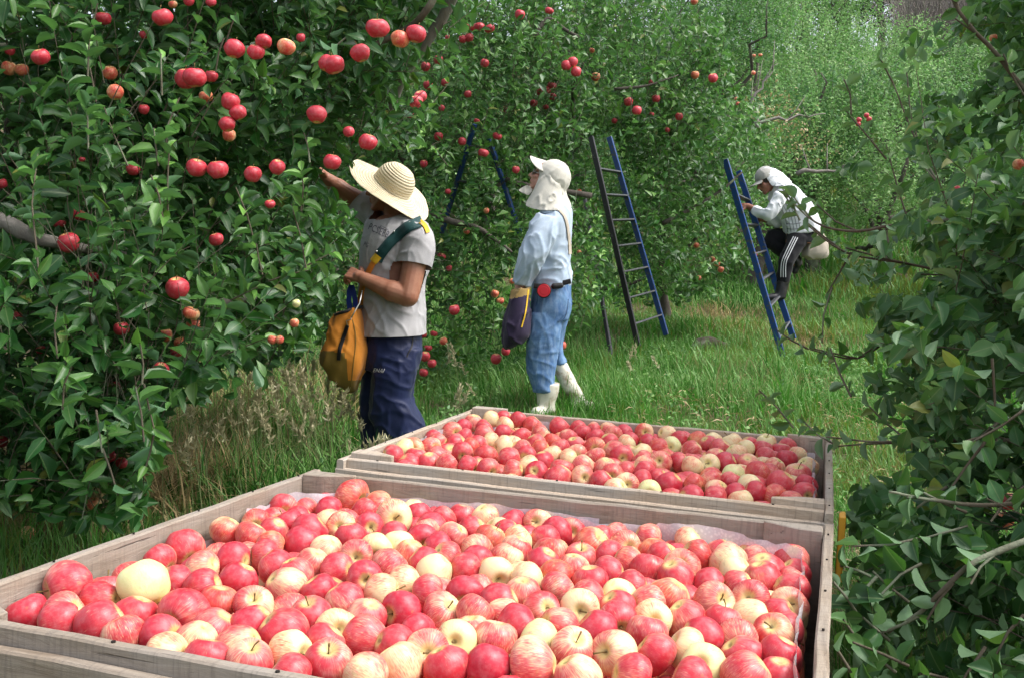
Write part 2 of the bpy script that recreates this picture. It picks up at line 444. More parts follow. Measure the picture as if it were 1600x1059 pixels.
# ------------------------------------------------------------------ ground
GY = np.array([-20, 2, 5.2, 6.7, 8.5, 10.3, 13, 16, 20, 26, 34, 44, 58, 80, 140, 400.])
GZ = np.array([-.6, 0, 0.0, .20, .24, .24, .50, .95, 1.75, 3.2, 6.0, 9.4, 13.5, 17.0, 22, 30.])
def gz(x, y):
    x = np.asarray(x, float); y = np.asarray(y, float)
    z = np.interp(y, GY, GZ)
    z = z - 0.035 * np.clip(x, -4, 4) * np.clip(1 - (y - 4) / 3, 0, 1)
    z = z + 0.03 * np.sin(x * 1.7 + y * .9) * np.sin(y * 1.3 - x * .6) * np.clip((y - 3.5) / 2, 0, 1)
    z = z + 0.25 * np.sin(x * .21 + 1) * np.clip((y - 14) / 20, 0, 1) * 2
    return z
xs = np.concatenate([np.linspace(-300, -14, 20), np.linspace(-13, 13, 105), np.linspace(14, 300, 20)])
ys = np.concatenate([np.linspace(-18, 0, 8), np.linspace(.4, 24, 120), np.linspace(25, 80, 40), np.linspace(90, 400, 14)])
X, Y = np.meshgrid(xs, ys)
V = np.stack([X.ravel(), Y.ravel(), gz(X, Y).ravel()], 1)
nx = len(xs); I = np.arange(len(ys) - 1)[:, None] * nx + np.arange(nx - 1)[None]
F = np.stack([I, I + 1, I + nx + 1, I + nx], -1).reshape(-1, 4)
m = N('orchard_soil'); g = m.n('NewGeometry')
n1 = m.noise(g.outputs['Position'], 1.1, 5, .6); n2 = m.noise(g.outputs['Position'], 26, 4, .7)
c = m.mix(n2, (0.055, 0.045, 0.028), (0.19, 0.145, 0.09)); c = m.mix(m.sstep(n1, .42, .6), c, m.mix(n2, (0.035, 0.075, 0.018), (0.10, 0.15, 0.04)))
SOIL = m.end(m.bsdf(c, .95, m.bump(n2, .8, .03), .1))
tag(link('ground', mesh_np('ground', V, F, [SOIL])), kind='structure')

# sky backdrop: none needed, the world sky shows above the hill
# ------------------------------------------------------------------ crates
CR = {}
CR['front'] = (Vector((-.0867, 1.655, .7021)), Vector((-.014, .0343, -.3205)), 1.2, 1.118)
CR['rear'] = (Vector((.2839, 2.7924, .6832)), Vector((-.0036, .0424, -.3082)), 1.2, 1.034)
def quat(r): return Quaternion(r.normalized(), r.length)

PLK = {}
def plank_mesh(L, H, T, mat, key):
    k = (round(L, 3), round(H, 3), round(T, 3), mat.name, key)
    if k in PLK: return PLK[k]
    r = random.Random(hash((round(L, 3), round(H, 3), key)) & 0xffff)
    rings = []; n = 14
    for i in range(n + 1):
        x = -L / 2 + L * i / n; dy = r.uniform(-.0012, .0012); dz = r.uniform(-.0011, .0011) if key else r.uniform(-.001, .001); c = .003
        h, t = H / 2, T / 2
        rings.append([Vector((x, a + dy, b + (dz if b > 0 else 0))) for a, b in ((-t + c, -h), (t - c, -h), (t, -h + c), (t, h - c), (t - c, h), (-t + c, h), (-t, h - c), (-t, -h + c))])
    g = Geo(); g.ring(rings)
    PLK[k] = g.mesh('plank', [mat]); return PLK[k]

def local(name, me, parent, loc=(0, 0, 0), rot=(0, 0, 0), scale=None):
    o = bpy.data.objects.new(name, me); COL.objects.link(o); o.parent = parent
    o.location = loc; o.rotation_euler = rot
    if scale: o.scale = scale
    return o

def crate(which, label, mat):
    c, r, W, D = CR[which]
    root = empty('wooden_crate', c, quat(r))
    tag(root, label, 'crate', 'wooden apple crates')
    T = .019
    hs_ = [(-.06, .118), (-.185, .122), (-.312, .122), (-.44, .122), (-.565, .118)]
    for i, (z, h) in enumerate(hs_):
        key = i + (10 if which == 'rear' else 0)
        for s in (-1, 1):
            # side boards (run along y), outside faces at +-W/2
            local('plank', plank_mesh(D - .002, h, T, mat, key + 1), root, (s * (W / 2 - T / 2), 0, z - .001), (0, 0, PI / 2))
            # front/back boards, inner skin
            local('plank', plank_mesh(W - 2 * T - .004, h, T, mat, key + 3), root, (0, s * (D / 2 - T * 1.5), z), (0, 0, 0 if s > 0 else PI))
    for s in (-1, 1):      # outer boards standing a little lower than the inner ones
        for j, (z, h) in enumerate(((-.082, .116), (-.30, .30), (-.545, .17))):
            local('plank', plank_mesh(W - .006 if s > 0 else W + .004, h, T, mat, 5 + j), root, (0, s * (D / 2 - T / 2 + (.0025 if s < 0 else 0.002)), z), (0, 0, 0 if s > 0 else PI))
    a = .115; tt = T * 2 + .001
    for sx in (-1, 1):
        for sy in (-1, 1):
            x0, y0 = sx * (W / 2 - T - .001), sy * (D / 2 - tt)
            top = .012 if which == 'rear' else .004
            pts = [(x0, y0), (x0 - sx * a, y0), (x0 - sx * a, y0 - sy * .014), (x0 - sx * .05, y0 - sy * .046), (x0, y0 - sy * .05)]
            V = [Vector((x, y, z)) for z in (-.63, top) for x, y in pts]
            n = len(pts); F = [list(range(n))[::-1], list(range(n, 2 * n))] + [[k, (k + 1) % n, n + (k + 1) % n, n + k] for k in range(n)]
            bm = bmesh.new(); vs = [bm.verts.new(v) for v in V]
            for f in F: bm.faces.new([vs[k] for k in f])
            bmesh.ops.recalc_face_normals(bm, faces=bm.faces[:]); bmesh.ops.bevel(bm, geom=bm.edges[:], offset=.002, segments=1, affect='EDGES')
            ctr = Vector((x0 - sx * .05, y0, -.3))
            for v in bm.verts: v.co -= ctr
            me = bpy.data.meshes.new('corner_post'); bm.to_mesh(me); bm.free(); me.materials.append(mat)
            local('corner_post', me, root, ctr)
    fl = plank_mesh(W - 2 * T - .01, .13, .018, mat, 0)
    for k in range(8): local('floor_plank', fl, root, (0, -D / 2 + .095 + k * (D - .19) / 7, -.60), (PI / 2, 0, 0))
    for y in (-D / 2 + .05, 0, D / 2 - .05): local('runner', plank_mesh(W - .01, .055, .08, mat, 0), root, (0, y, -.652))
    # nails
    g = Geo()
    for x in (-.5, -.27, -.03, .22, .47):
        g.tube([(x, -D / 2 + T * 1.5, -.002), (x, -D / 2 + T * 1.5, .0010)], .003, 6)
        for z in (-.06, -.11, -.2, -.38): g.tube([(x + .01, -D / 2 - .0015, z), (x + .01, -D / 2 - .0045, z)], .005, 8)
    for s in (-1, 1):
        for k in range(6): g.tube([(s * (W / 2 - T / 2), -D / 2 + .08 + k * .19, -.002), (s * (W / 2 - T / 2), -D / 2 + .08 + k * .19, .0008)], .002, 6)
    o = local('nail_heads', g.mesh('nail_heads', NAIL), root); o['kind'] = 'stuff'
    return root
crate_front = crate('front', 'weathered grey wooden crate of apples nearest the camera, filling the bottom of the photo', WOOD_OLD)
crate_rear = crate('rear', 'paler wooden crate of apples standing behind the weathered grey one', WOOD_NEW)

def liner(which, label):
    c, r, W, D = CR[which]; q = quat(r)
    T = .019; xi, yi = W / 2 - T - .006, D / 2 - 2 * T - .006
    root = empty('packing_liner', c, q); tag(root, label, 'liner', 'bubble wrap liners')
    # runs: (points along wall), drawn as rumpled sheet from top edge down
    runs = [[(-xi, -yi + .1), (-xi, yi - .13), (-xi + .13, yi - .03), (xi - .45 if which == 'front' else -xi + .3, yi)],
            [(xi - .62 if which == 'front' else xi - .2, yi), (xi - .14, yi - .025), (xi - .02, yi - .13), (xi - .005, -yi + .05)]]
    for ri, run in enumerate(runs):
        pts = [Vector((x, y, 0)) for x, y in run]
        L = [0]
        for a, b in zip(pts, pts[1:]): L.append(L[-1] + (b - a).length)
        n = int(L[-1] / .012); m_ = 14; V = []; F = []
        def at(s):
            for k in range(len(pts) - 1):
                if s <= L[k + 1] + 1e-9: return pts[k].lerp(pts[k + 1], (s - L[k]) / (L[k + 1] - L[k]))
            return pts[-1]
        for i in range(n + 1):
            s = L[-1] * i / n; p = at(s)
            if which == 'front': top0 = (-.026 - (.030 if s < L[1] * .8 else 0)) if ri == 0 else (-.020 - .012 * (s < .3))
            else: top0 = -.018
            top = top0 + .012 * noise.noise(Vector((s * 9, ri * 7, 1))) + .006 * noise.noise(Vector((s * 31, ri, 4)))
            inn = Vector((-p.x, -p.y, 0)).normalized()
            for j in range(m_ + 1):
                t = j / m_
                off = .004 + .008 * (.5 + noise.noise(Vector((s * 13, t * 2.5, ri + 5)))) + .005 * noise.noise(Vector((s * 40, t * 9, ri + 5))) + .012 * t * t
                V.append(p + inn * off + Vector((0, 0, top - .20 * t)))
        for i in range(n):
            for j in range(m_): a = i * (m_ + 1) + j; F.append([a, a + 1, a + m_ + 2, a + m_ + 1])
        me = mesh_py('liner_sheet', V, F, [LINER], True); local('liner_sheet', me, root)
liner('front', 'crinkled bubble wrap lining the inside of the nearest crate')
liner('rear', 'crinkled bubble wrap lining the inside of the rear crate')

# yellow steel frame beside the crates
root = empty('steel_bracket', (.7, 2.1, .6)); tag(root, 'worn yellow steel bracket fixed where the two crates meet at the right', 'bracket')
def crate_pt(which, x, y, z):
    c, r, W, D = CR[which]; return quat(r) @ Vector((x, y, z)) + c
for wh, x, y, z1 in (('rear', .612, -.49, -.005),):
    a = crate_pt(wh, x + .001, y, -.15); b = crate_pt(wh, x + .012, y, z1); R = quat(CR[wh][1]).to_matrix()
    g = Geo(); g.box((a + b) / 2, (.014, .055, (b - a).length), R, .002); g.obj('upright', YELLOW, root)
g = Geo()
for z in (-.03, -.12): g.tube([crate_pt('rear', .62, -.49, z), crate_pt('rear', .628, -.49, z)], .008, 6)
g.obj('bolt_heads', NAIL, root)

# ------------------------------------------------------------------ apples
def apple_unit(seg, rin, seed):
    r = random.Random(seed); V = []
    lob = r.uniform(.015, .04); ph = r.uniform(0, 6); sh = r.uniform(.80, 1.02); tp = r.uniform(.03, .17); lean = r.uniform(-.10, .10); ova = r.uniform(-.06, .06)
    for i in range(1, rin):
        th = PI * i / rin
        for k in range(seg):
            a = 2 * PI * k / seg
            ro = math.sin(th) ** .92; z = math.cos(th)
            ro *= 1 + tp * z * .8 + (lob * math.cos(5 * a + ph) * (.25 + .75 * max(0, -z))) + ova * math.cos(2 * a)
            zz = z * sh - .34 * math.exp(-(ro / .27) ** 2) * (z > 0) + .20 * math.exp(-(ro / .24) ** 2) * (z < 0)
            nn_ = 1 + .07 * noise.noise(Vector((ro * math.cos(a) * 1.4, ro * math.sin(a) * 1.4, z * 1.4 + seed * 3.7)))
            V.append(((ro * math.cos(a) + lean * z) * nn_, ro * math.sin(a) * nn_, zz * nn_))
    top = (lean, 0, sh - .36); bot = (-lean, 0, -sh + .21); V += [top, bot]; T, B = len(V) - 2, len(V) - 1
    F = []
    for i in range(rin - 2):
        for k in range(seg): F.append([i * seg + k, (i + 1) * seg + k, (i + 1) * seg + (k + 1) % seg, i * seg + (k + 1) % seg])
    for k in range(seg): F.append([T, k, (k + 1) % seg]); F.append([B, (rin - 2) * seg + (k + 1) % seg, (rin - 2) * seg + k])
    return V, F
AP = []
for s in range(10):
    V, F = apple_unit(28, 20, s); AP.append(mesh_py('apple', V, F, [APPLE], True))
AP_LOW = []
for s in range(4):
    V, F = apple_unit(16, 12, 20 + s); AP_LOW.append(mesh_py('apple', V, F, [APPLE], True))
STEMS = []
for s in range(3):
    g = Geo(); b = .25 * (s - 1); g.tube([(0, 0, .48), (b * .12, 0, .66), (b * .5, .02, .92), (b * 1.1, .05, 1.12 + .06 * s)], [.035, .028, .03, .05], 6); STEMS.append(g.mesh('stem', APSTEM, True))

# apples read off the photograph: crop origin, crop scale, (x, y, diameter, colour, stem side x, y)
LST = {
 'front': [((0, 740), 3.32, '110,720,215,d 345,580,255,r,-.8,.2 320,730,200,p 325,765,190,r 525,790,260,r 530,660,170,r 560,600,110,r 650,570,130,p 745,585,260,g 700,720,235,r 805,440,150,r 930,395,210,r,.35,.55 1080,305,175,d,-.1,0 1190,240,140,o,0,.1 1190,310,130,o 1055,490,150,m 920,570,140,r 1030,590,180,r 795,845,215,d 955,725,260,r,-.5,.3 680,840,80,p 990,880,180,m 1155,810,240,r 920,925,150,y 1075,955,190,r 1230,910,230,m 1150,670,130,o'),
  ((350, 740), 3.32, '250,110,150,m,0,-.8 395,100,140,y,0,-.7 350,135,90,o 480,95,80,y 550,100,100,r 660,130,180,o,.8,.3 765,110,100,r 840,115,125,g 995,85,160,o,1,0 170,205,170,r,.3,-.3 280,205,120,r,.2,.3 390,190,120,p 470,145,100,r 545,195,150,d 745,195,110,r 880,230,190,y,.1,.1 150,325,160,o 335,260,130,d 445,295,190,d 250,300,90,r 385,370,190,d 615,275,150,m,-.1,0 655,335,160,r 745,275,140,d,.2,0 1030,225,125,d 990,160,120,o 1105,165,100,y 1145,235,140,r 1200,140,110,o 1280,140,130,r 1290,210,140,r 885,330,90,r 1010,350,180,d,.2,.4 1050,310,110,p 1190,320,150,p 1110,390,100,d 250,385,130,o 190,425,140,r 75,440,180,d 265,480,120,r 530,400,120,m 470,475,130,p 690,425,160,m,0,.1 580,500,175,r 820,385,160,g,-.1,.5 895,370,100,y 965,430,120,o 860,490,200,p 1040,470,150,r 1105,500,120,y 1150,430,140,p 730,545,155,d,.1,.1 930,570,150,y 80,545,200,d 330,590,210,M 370,520,150,r 480,610,190,d 620,670,220,M 820,620,160,y 1050,620,200,p 770,740,130,r 135,680,200,p,.1,-.5 905,725,225,D,-.7,.1 450,740,185,r,-.2,-.9 280,820,270,r 120,800,90,d 1140,730,220,p,.6,-.6 1250,620,200,d,-.1,.5 590,820,190,y,.2,0 550,875,180,r 750,870,240,p 890,880,170,r 345,930,210,y,.8,0 140,970,220,p,.1,-.9 540,990,260,r,0,-.8 750,1050,250,m 340,1050,180,r 1030,920,190,p,.1,0 1215,870,220,g,-.1,0 1160,990,240,r 900,1000,140,y 985,840,100,d 1300,790,130,p'),
  ((650, 740), 3.32, '395,165,90,r 500,155,140,d 475,220,145,m,-.1,-.3 375,235,110,y 635,205,165,d 710,190,100,p 605,275,145,p,-.1,-.1 880,205,120,m 760,305,165,d,-.5,0 870,255,130,r,0,0 985,250,135,d 1090,280,140,p 1190,225,155,r,-.1,-1 1245,320,160,p 395,340,150,o 300,290,100,r 480,315,120,r 530,340,110,y 655,345,140,r,0,.4 315,395,170,m,.5,.4 515,400,150,p 470,440,160,m 440,525,190,y,.1,.4 300,470,140,d,.6,.2 250,490,140,r 665,460,185,D 735,420,100,o 840,430,170,r,.1,-.9 955,340,150,r 1100,380,170,m,.3,0 1005,435,160,r 1215,395,110,o 815,495,120,p 1190,500,190,r 1130,480,130,o 710,540,190,o,-.7,.3 905,570,190,r 1000,520,140,r 575,545,110,y 1110,605,170,r 1055,645,160,g,0,-.2 735,600,170,p 550,620,165,p 655,710,190,r,.4,-.3 930,650,130,p 855,700,215,y,0,.1 1060,700,170,r 430,670,160,r 410,750,170,p 525,790,240,r 750,800,170,r 1070,760,190,r,.2,.4 1210,760,140,y,.2,.1 940,805,210,d 640,860,150,g 800,910,230,p,.3,-.6 585,990,290,M 380,1000,200,D 1045,930,240,m,-.6,-.1 1240,930,200,r 1200,820,180,p 320,770,110,p 380,860,150,p 830,1060,180,m 1120,1050,170,p 1180,670,110,p'),
  ((950, 740), 3.32, '405,300,150,r 335,270,100,p 535,315,160,m 725,335,145,r,0,-.9 395,370,130,y 790,375,110,r 880,395,170,r 1020,440,140,m,.1,.2 640,350,100,r 485,430,140,o 605,455,200,M 385,485,190,m,-.1,-.2 290,430,110,r 530,575,160,r 340,540,200,r 300,650,220,o 780,450,130,p 690,520,130,y 810,550,195,r 970,520,140,r 1010,580,180,m 660,590,130,p 550,670,220,p,.5,-.2 740,650,195,p,-.2,-.1 945,600,130,r 940,685,195,m,.2,-.1 390,755,225,p 575,770,150,r 760,750,190,y 885,740,130,r 650,855,215,p,.1,.3 870,860,215,o,-.1,-.6 1005,835,165,r 520,850,120,d 400,920,170,y 495,990,215,g,-.1,-.2 740,950,240,r 890,970,150,r 1010,945,140,r 745,1060,270,p 960,1060,190,d 430,1070,170,r')],
 'rear': [((560, 620), 5.293, '145,475,110,r 320,410,190,o,-.2,0 240,460,120,g 290,510,200,r 580,350,130,r 550,425,180,m,.6,-.1 695,290,180,o,.6,0 455,505,120,r 430,540,140,r 570,550,130,r 655,500,150,p 720,565,140,p 680,385,110,p 790,385,180,r 870,340,150,r 865,260,150,d 930,425,110,o 860,460,160,r,0,.4 950,165,120,o 900,215,160,p 1075,190,130,y 1150,150,120,r 1040,260,140,r 1045,320,170,p 985,400,100,r 1095,375,130,y 1210,245,140,y 1200,305,130,d 1215,200,140,r 1300,200,110,r 1340,170,100,d 1055,485,195,o 1225,420,190,y 1250,515,195,p 1350,340,170,r 1435,240,170,o 1330,430,120,p 1390,490,130,r,-.3,.1 1400,580,120,y 1290,610,190,p 1065,600,180,r,.5,.3 900,580,170,r 1510,310,120,m 1515,440,130,o 1485,385,130,r 1530,540,140,d 1470,620,150,d,-.3,-.2'),
  ((800, 620), 5.293, '415,250,180,r 665,205,140,r 580,290,150,r 465,345,160,r 520,400,150,r 320,380,130,o 395,440,160,p 690,345,180,r 730,280,150,r 820,235,120,p 920,285,150,r 850,315,130,p,.1,.3 690,420,180,o,0,.1 820,380,120,r 545,480,110,p,0,.1 935,390,130,y 340,495,130,y 460,515,120,y 590,580,200,m 410,600,170,p 680,500,130,p 760,590,150,m 390,665,220,r 580,665,160,m,.3,0 740,700,190,r 850,640,160,p,0,.2 910,500,200,r,.2,.1 840,440,140,p 985,380,120,r 1100,385,130,d 1130,325,160,o,.2,-.1 1220,280,150,r 1325,270,150,y 1400,360,140,r 1320,415,130,g,-.1,0 1215,430,180,o 1230,540,185,p,-.2,-.2 1070,470,120,y 1080,520,130,p 1100,580,130,m,.1,.1 1080,640,160,r 960,630,130,p 970,720,190,m,.1,0 860,770,150,y 1070,700,130,r 1140,790,150,g,0,.2 1295,715,220,D 1190,680,130,r 1380,540,150,r 1490,580,180,y 1500,725,180,o 1500,280,150,r 1540,370,150,o 1490,440,150,p'),
  ((1030, 620), 5.293, '470,335,160,y 390,390,100,r 500,425,190,p 640,370,190,y 745,350,120,r 870,350,150,y,0,-.9 960,340,110,r 1040,350,170,o 715,435,165,y 640,470,110,y 885,435,180,r 1000,450,110,r 1130,420,150,r,0,.2 1220,465,120,r 1140,490,130,y 1055,520,165,d 880,500,165,r 560,550,200,d 470,510,140,p 415,560,150,y,-.1,-.2 725,555,140,p,0,-.8 820,630,210,o 960,580,160,m 1150,645,210,p,0,-.9 1290,590,160,y 610,650,180,g,.2,.3 600,705,190,r 1010,720,240,r 1275,750,165,d 1195,800,170,r,.4,.2 745,745,130,y 430,700,160,m 510,780,140,p 640,800,170,d 815,795,180,r 930,825,190,o,.3,.3 1060,865,190,m 450,840,180,r 675,870,190,y 275,830,120,d')]}
CODE = {'d': ((.96, .1, 0), 'deep red'), 'D': ((1.06, 0, 0), 'dark crimson'), 'r': ((.79, .2, 0), 'red'), 'p': ((.63, .25, .1), 'pale pink'),
        'o': ((.70, .85, 0), 'orange-red'), 'y': ((.36, .6, .25), 'yellow'), 'g': ((.22, .2, .95), 'greenish'), 'm': ((.58, .3, .35), 'red and yellow'), 'M': ((.66, .1, .5), 'half red, half yellow')}
def heap(which):
    c, r, W, D = CR[which]; q = quat(r); qi = q.inverted()
    org = qi @ (Vector((0, 0, CAMZ)) - c)
    hx, hy = W / 2 - .03, D / 2 - .05
    pts = []
    for (ox, oy), sc, txt in LST[which]:
        for it in txt.split():
            f = it.split(','); px, py, dm = ox + float(f[0]) / sc, oy + float(f[1]) / sc, float(f[2]) / sc
            d = qi @ ray(px, py)
            cosv = abs((q @ d).dot(FWD))
            # heap profile: centre height under the rim plane
            h = -.030
            for _ in range(4):
                t = (h - org.z) / d.z; p = org + d * t
                u, v = p.x / hx, p.y / hy
                h = -.028 - .045 * max(0, v - .45) - .035 * max(0, u - .6) - .05 * max(0, -u - .75)
                if which == 'rear': h = -.018 - .035 * max(0, -v - .5) - .04 * max(0, u - .7)
            dep = t * cosv
            ds = FPX * .0765 / dm           # distance if it were an average apple
            dep = dep * (min(1.05, max(.95, (ds / dep))) ** .5)
            p = org + d * (dep / cosv)
            R = min(.0445, max(.031, dm * dep / FPX / 2))
            pts.append([p.x, p.y, p.z, R, f[3], (float(f[4]), float(f[5])) if len(f) > 4 else None, (px, py, dm)])
    n1 = len(pts); rg = np.random.default_rng(3 if which == 'front' else 4)
    A = np.array([p[:3] for p in pts]); RR = np.array([p[3] for p in pts])
    # under-layers, kept where there is room
    ex = []; sp = .069
    for L, zz in enumerate((-.065, -.115, -.17, -.225)):
        for i in range(int(W / sp)):
            for j in range(int(D / sp)):
                x = -hx + .03 + (i + .5 * (L % 2)) * sp; y = -hy + .03 + j * sp + .03 * (L % 2)
                if abs(x) < hx - .03 and abs(y) < hy - .03:
                    ex.append((x + rg.uniform(-.012, .012), y + rg.uniform(-.012, .012), zz + rg.uniform(-.012, .012) - (.035 if which == 'rear' else .03) * max(0, abs(y / hy) - .6)))
    ex = np.array(ex); er = rg.uniform(.033, .039, len(ex))
    dd = np.linalg.norm(ex[:, None] - A[None], axis=2).min(1); k = dd > .048; ex, er = ex[k], er[k]
    Q = np.vstack([A, ex]); R = np.concatenate([RR, er]); wgt = np.concatenate([np.full(n1, .22), np.full(len(ex), 1.)])
    home = Q.copy()
    for it in range(70):
        dv = Q[:, None] - Q[None]; ds = np.linalg.norm(dv, axis=2) + np.eye(len(Q)) * 9
        ov = np.clip((R[:, None] + R[None]) * .955 - ds, 0, None)
        ww = wgt[:, None] / (wgt[:, None] + wgt[None])
        Q = Q + ((ov * ww / ds)[:, :, None] * dv).sum(1) * .5
        Q[:n1] += (home[:n1] - Q[:n1]) * .12
        Q[:n1, 2] = np.minimum(Q[:n1, 2], home[:n1, 2] + .010)
        ga, gb = W / 2 - .02 - np.abs(Q[:, 0]), D / 2 - .04 - np.abs(Q[:, 1]); cs = np.clip(.125 + R * .5 - (ga + gb), 0, None) * .5; Q[:, 0] -= np.sign(Q[:, 0]) * cs; Q[:, 1] -= np.sign(Q[:, 1]) * cs
        Q[n1:, 2] = np.minimum(Q[n1:, 2], -.05)
        for ax, lim in ((0, W / 2 - .02), (1, D / 2 - .04)):
            Q[:, ax] = np.clip(Q[:, ax], -lim + R * .97, lim - R * .97 - (.016 if ax == 0 else .006))
    return pts, Q, R, n1
_all = sorted((float(it.split(',')[2]) / sc for w_ in LST for _, sc, txt in LST[w_] for it in txt.split()), reverse=True)
MINDM = _all[300]
def orient(zl, cheek):
    """quaternion with local +z along zl and +x near cheek"""
    z = zl.normalized(); x = (cheek - z * cheek.dot(z))
    x = x.normalized() if x.length > 1e-4 else z.orthogonal().normalized()
    y = z.cross(x); return Matrix((x, y, z)).transposed().to_quaternion()
ALLBIN = []
camR, camU = Vector(Mc[:, 0]), Vector(-Mc[:, 1])
for which in ('front', 'rear'):
    pts, Q, R, n1 = heap(which); c, r, W, D = CR[which]; q = quat(r)
    items = []; Vs = []; Fs = []; LC = []; PA = []; base = [apple_unit(14, 10, 50 + k) for k in range(3)]; off = 0
    for i in range(n1):
        p = q @ Vector(Q[i]) + c; toc = (Vector((0, 0, CAMZ)) - p).normalized()
        st = pts[i][5]; up = Vector((0, 0, 1))
        if st:
            d2 = min(1, st[0] ** 2 + st[1] ** 2); ax = camR * st[0] - camU * st[1] + toc * math.sqrt(max(.02, 1 - d2))
        else:
            a = random.uniform(0, 6.28); ax = camR * math.cos(a) + camU * math.sin(a) * .9 - toc * random.uniform(-.05, .5)
        code = pts[i][4]; (cr, co, cg), nm = CODE[code]
        ck = camR * random.uniform(-1, 1) + camU * random.uniform(-.2, 1) + toc * (.8 if code in 'drDop' else 0)
        if code == 'M': ck = -camR * .9 + camU * random.uniform(-.8, .1) if random.random() < .5 else camR * .8 - camU * .6
        if pts[i][6][2] <= MINDM:
            Vb, Fb = base[i % 3]; Vb = np.array(Vb); Rm = np.array(orient(ax, ck).to_matrix())
            Vs.append(Vb @ np.array((q.inverted().to_matrix() @ orient(ax, ck).to_matrix())).T * R[i] * 1.02 + Q[i])
            Fs += [[a + off for a in f] for f in Fb]; off += len(Vb); LC.append(Vb); PA.append(np.tile([cr, co, cg, random.random()], (len(Vb), 1)))
            continue
        me = AP[random.randrange(10)]
        o = bpy.data.objects.new('apple', me); COL.objects.link(o)
        o.location = p; o.rotation_mode = 'QUATERNION'; o.rotation_quaternion = orient(ax, ck); o.scale = (R[i] * 1.02,) * 3
        o.color = (min(1.1, cr + random.uniform(-.06, .06)), co * random.uniform(.5, 1.2), cg, 1)
        if st or random.random() < .12:
            s = bpy.data.objects.new('stem', STEMS[random.randrange(3)]); COL.objects.link(s); s.parent = o; s.rotation_euler = (0, 0, random.uniform(0, 6))
        x_, y_, _ = proj([p]); items.append([o, nm, bool(st), float(x_[0]), float(y_[0]), Q[i][0] / W + .5, Q[i][1] / D + .5, R[i]])
    # labels: colour, rows from the back board, order from the left wall
    nb = 7; crn = 'nearest crate' if which == 'front' else 'rear crate'
    rows = ['back row', 'second row from back', 'third row from back', 'middle row', 'third row from front', 'second row from front', 'front row']
    ords = 'first second third fourth fifth sixth seventh eighth ninth tenth eleventh twelfth thirteenth fourteenth fifteenth sixteenth seventeenth eighteenth'.split()
    cells = {}
    for it in items:
        b = min(nb - 1, int((1 - it[6]) * nb)); cells.setdefault((b, it[1], it[2]), []).append(it)
    for (b, nm, st), L in cells.items():
        L.sort(key=lambda t: t[5])
        for k, it in enumerate(L):
            lb = ('only ' if len(L) == 1 else '') + nm + (' end-on' if st else ' side-on') + ' apple' + ('' if len(L) == 1 else ', ' + ords[k] + ' from left') + ', ' + rows[b] + ', ' + crn
            tag(it[0], lb, 'apple', 'apples heaped in the ' + crn)
    # apples lower in the heap, seen only through the gaps
    for i in range(n1, len(Q)):
        Vb, Fb = base[i % 3]; Vb = np.array(Vb)
        Rm = np.array(orient(Vector((random.uniform(-1, 1), random.uniform(-1, 1), random.uniform(-1, 1))), Vector((random.uniform(-1, 1), random.uniform(-1, 1), 1))).to_matrix())
        Vs.append(Vb @ Rm.T * R[i] * 1.02 + Q[i]); Fs += [[a + off for a in f] for f in Fb]; off += len(Vb)
        LC.append(Vb); cc = CODE[random.choice('drrrpomyr')][0]; PA.append(np.tile([cc[0], cc[1], cc[2], random.random()], (len(Vb), 1)))
    me = mesh_py('lower_apples', np.vstack(Vs), Fs, [APPLE_H], True)
    a = me.attributes.new('lc', 'FLOAT_VECTOR', 'POINT'); a.data.foreach_set('vector', np.vstack(LC).astype(np.float32).ravel())
    a = me.attributes.new('par', 'FLOAT_COLOR', 'POINT'); a.data.foreach_set('color', np.vstack(PA).astype(np.float32).ravel())
    o = link('lower_apples', me); o.location = c; o.rotation_mode = 'QUATERNION'; o.rotation_quaternion = q
    tag(o, f'apples lower in the heap glimpsed through gaps in the {crn}', 'apples', 'apples heaped in the ' + crn, 'stuff')
    print(which, 'apples', n1, len(Q))
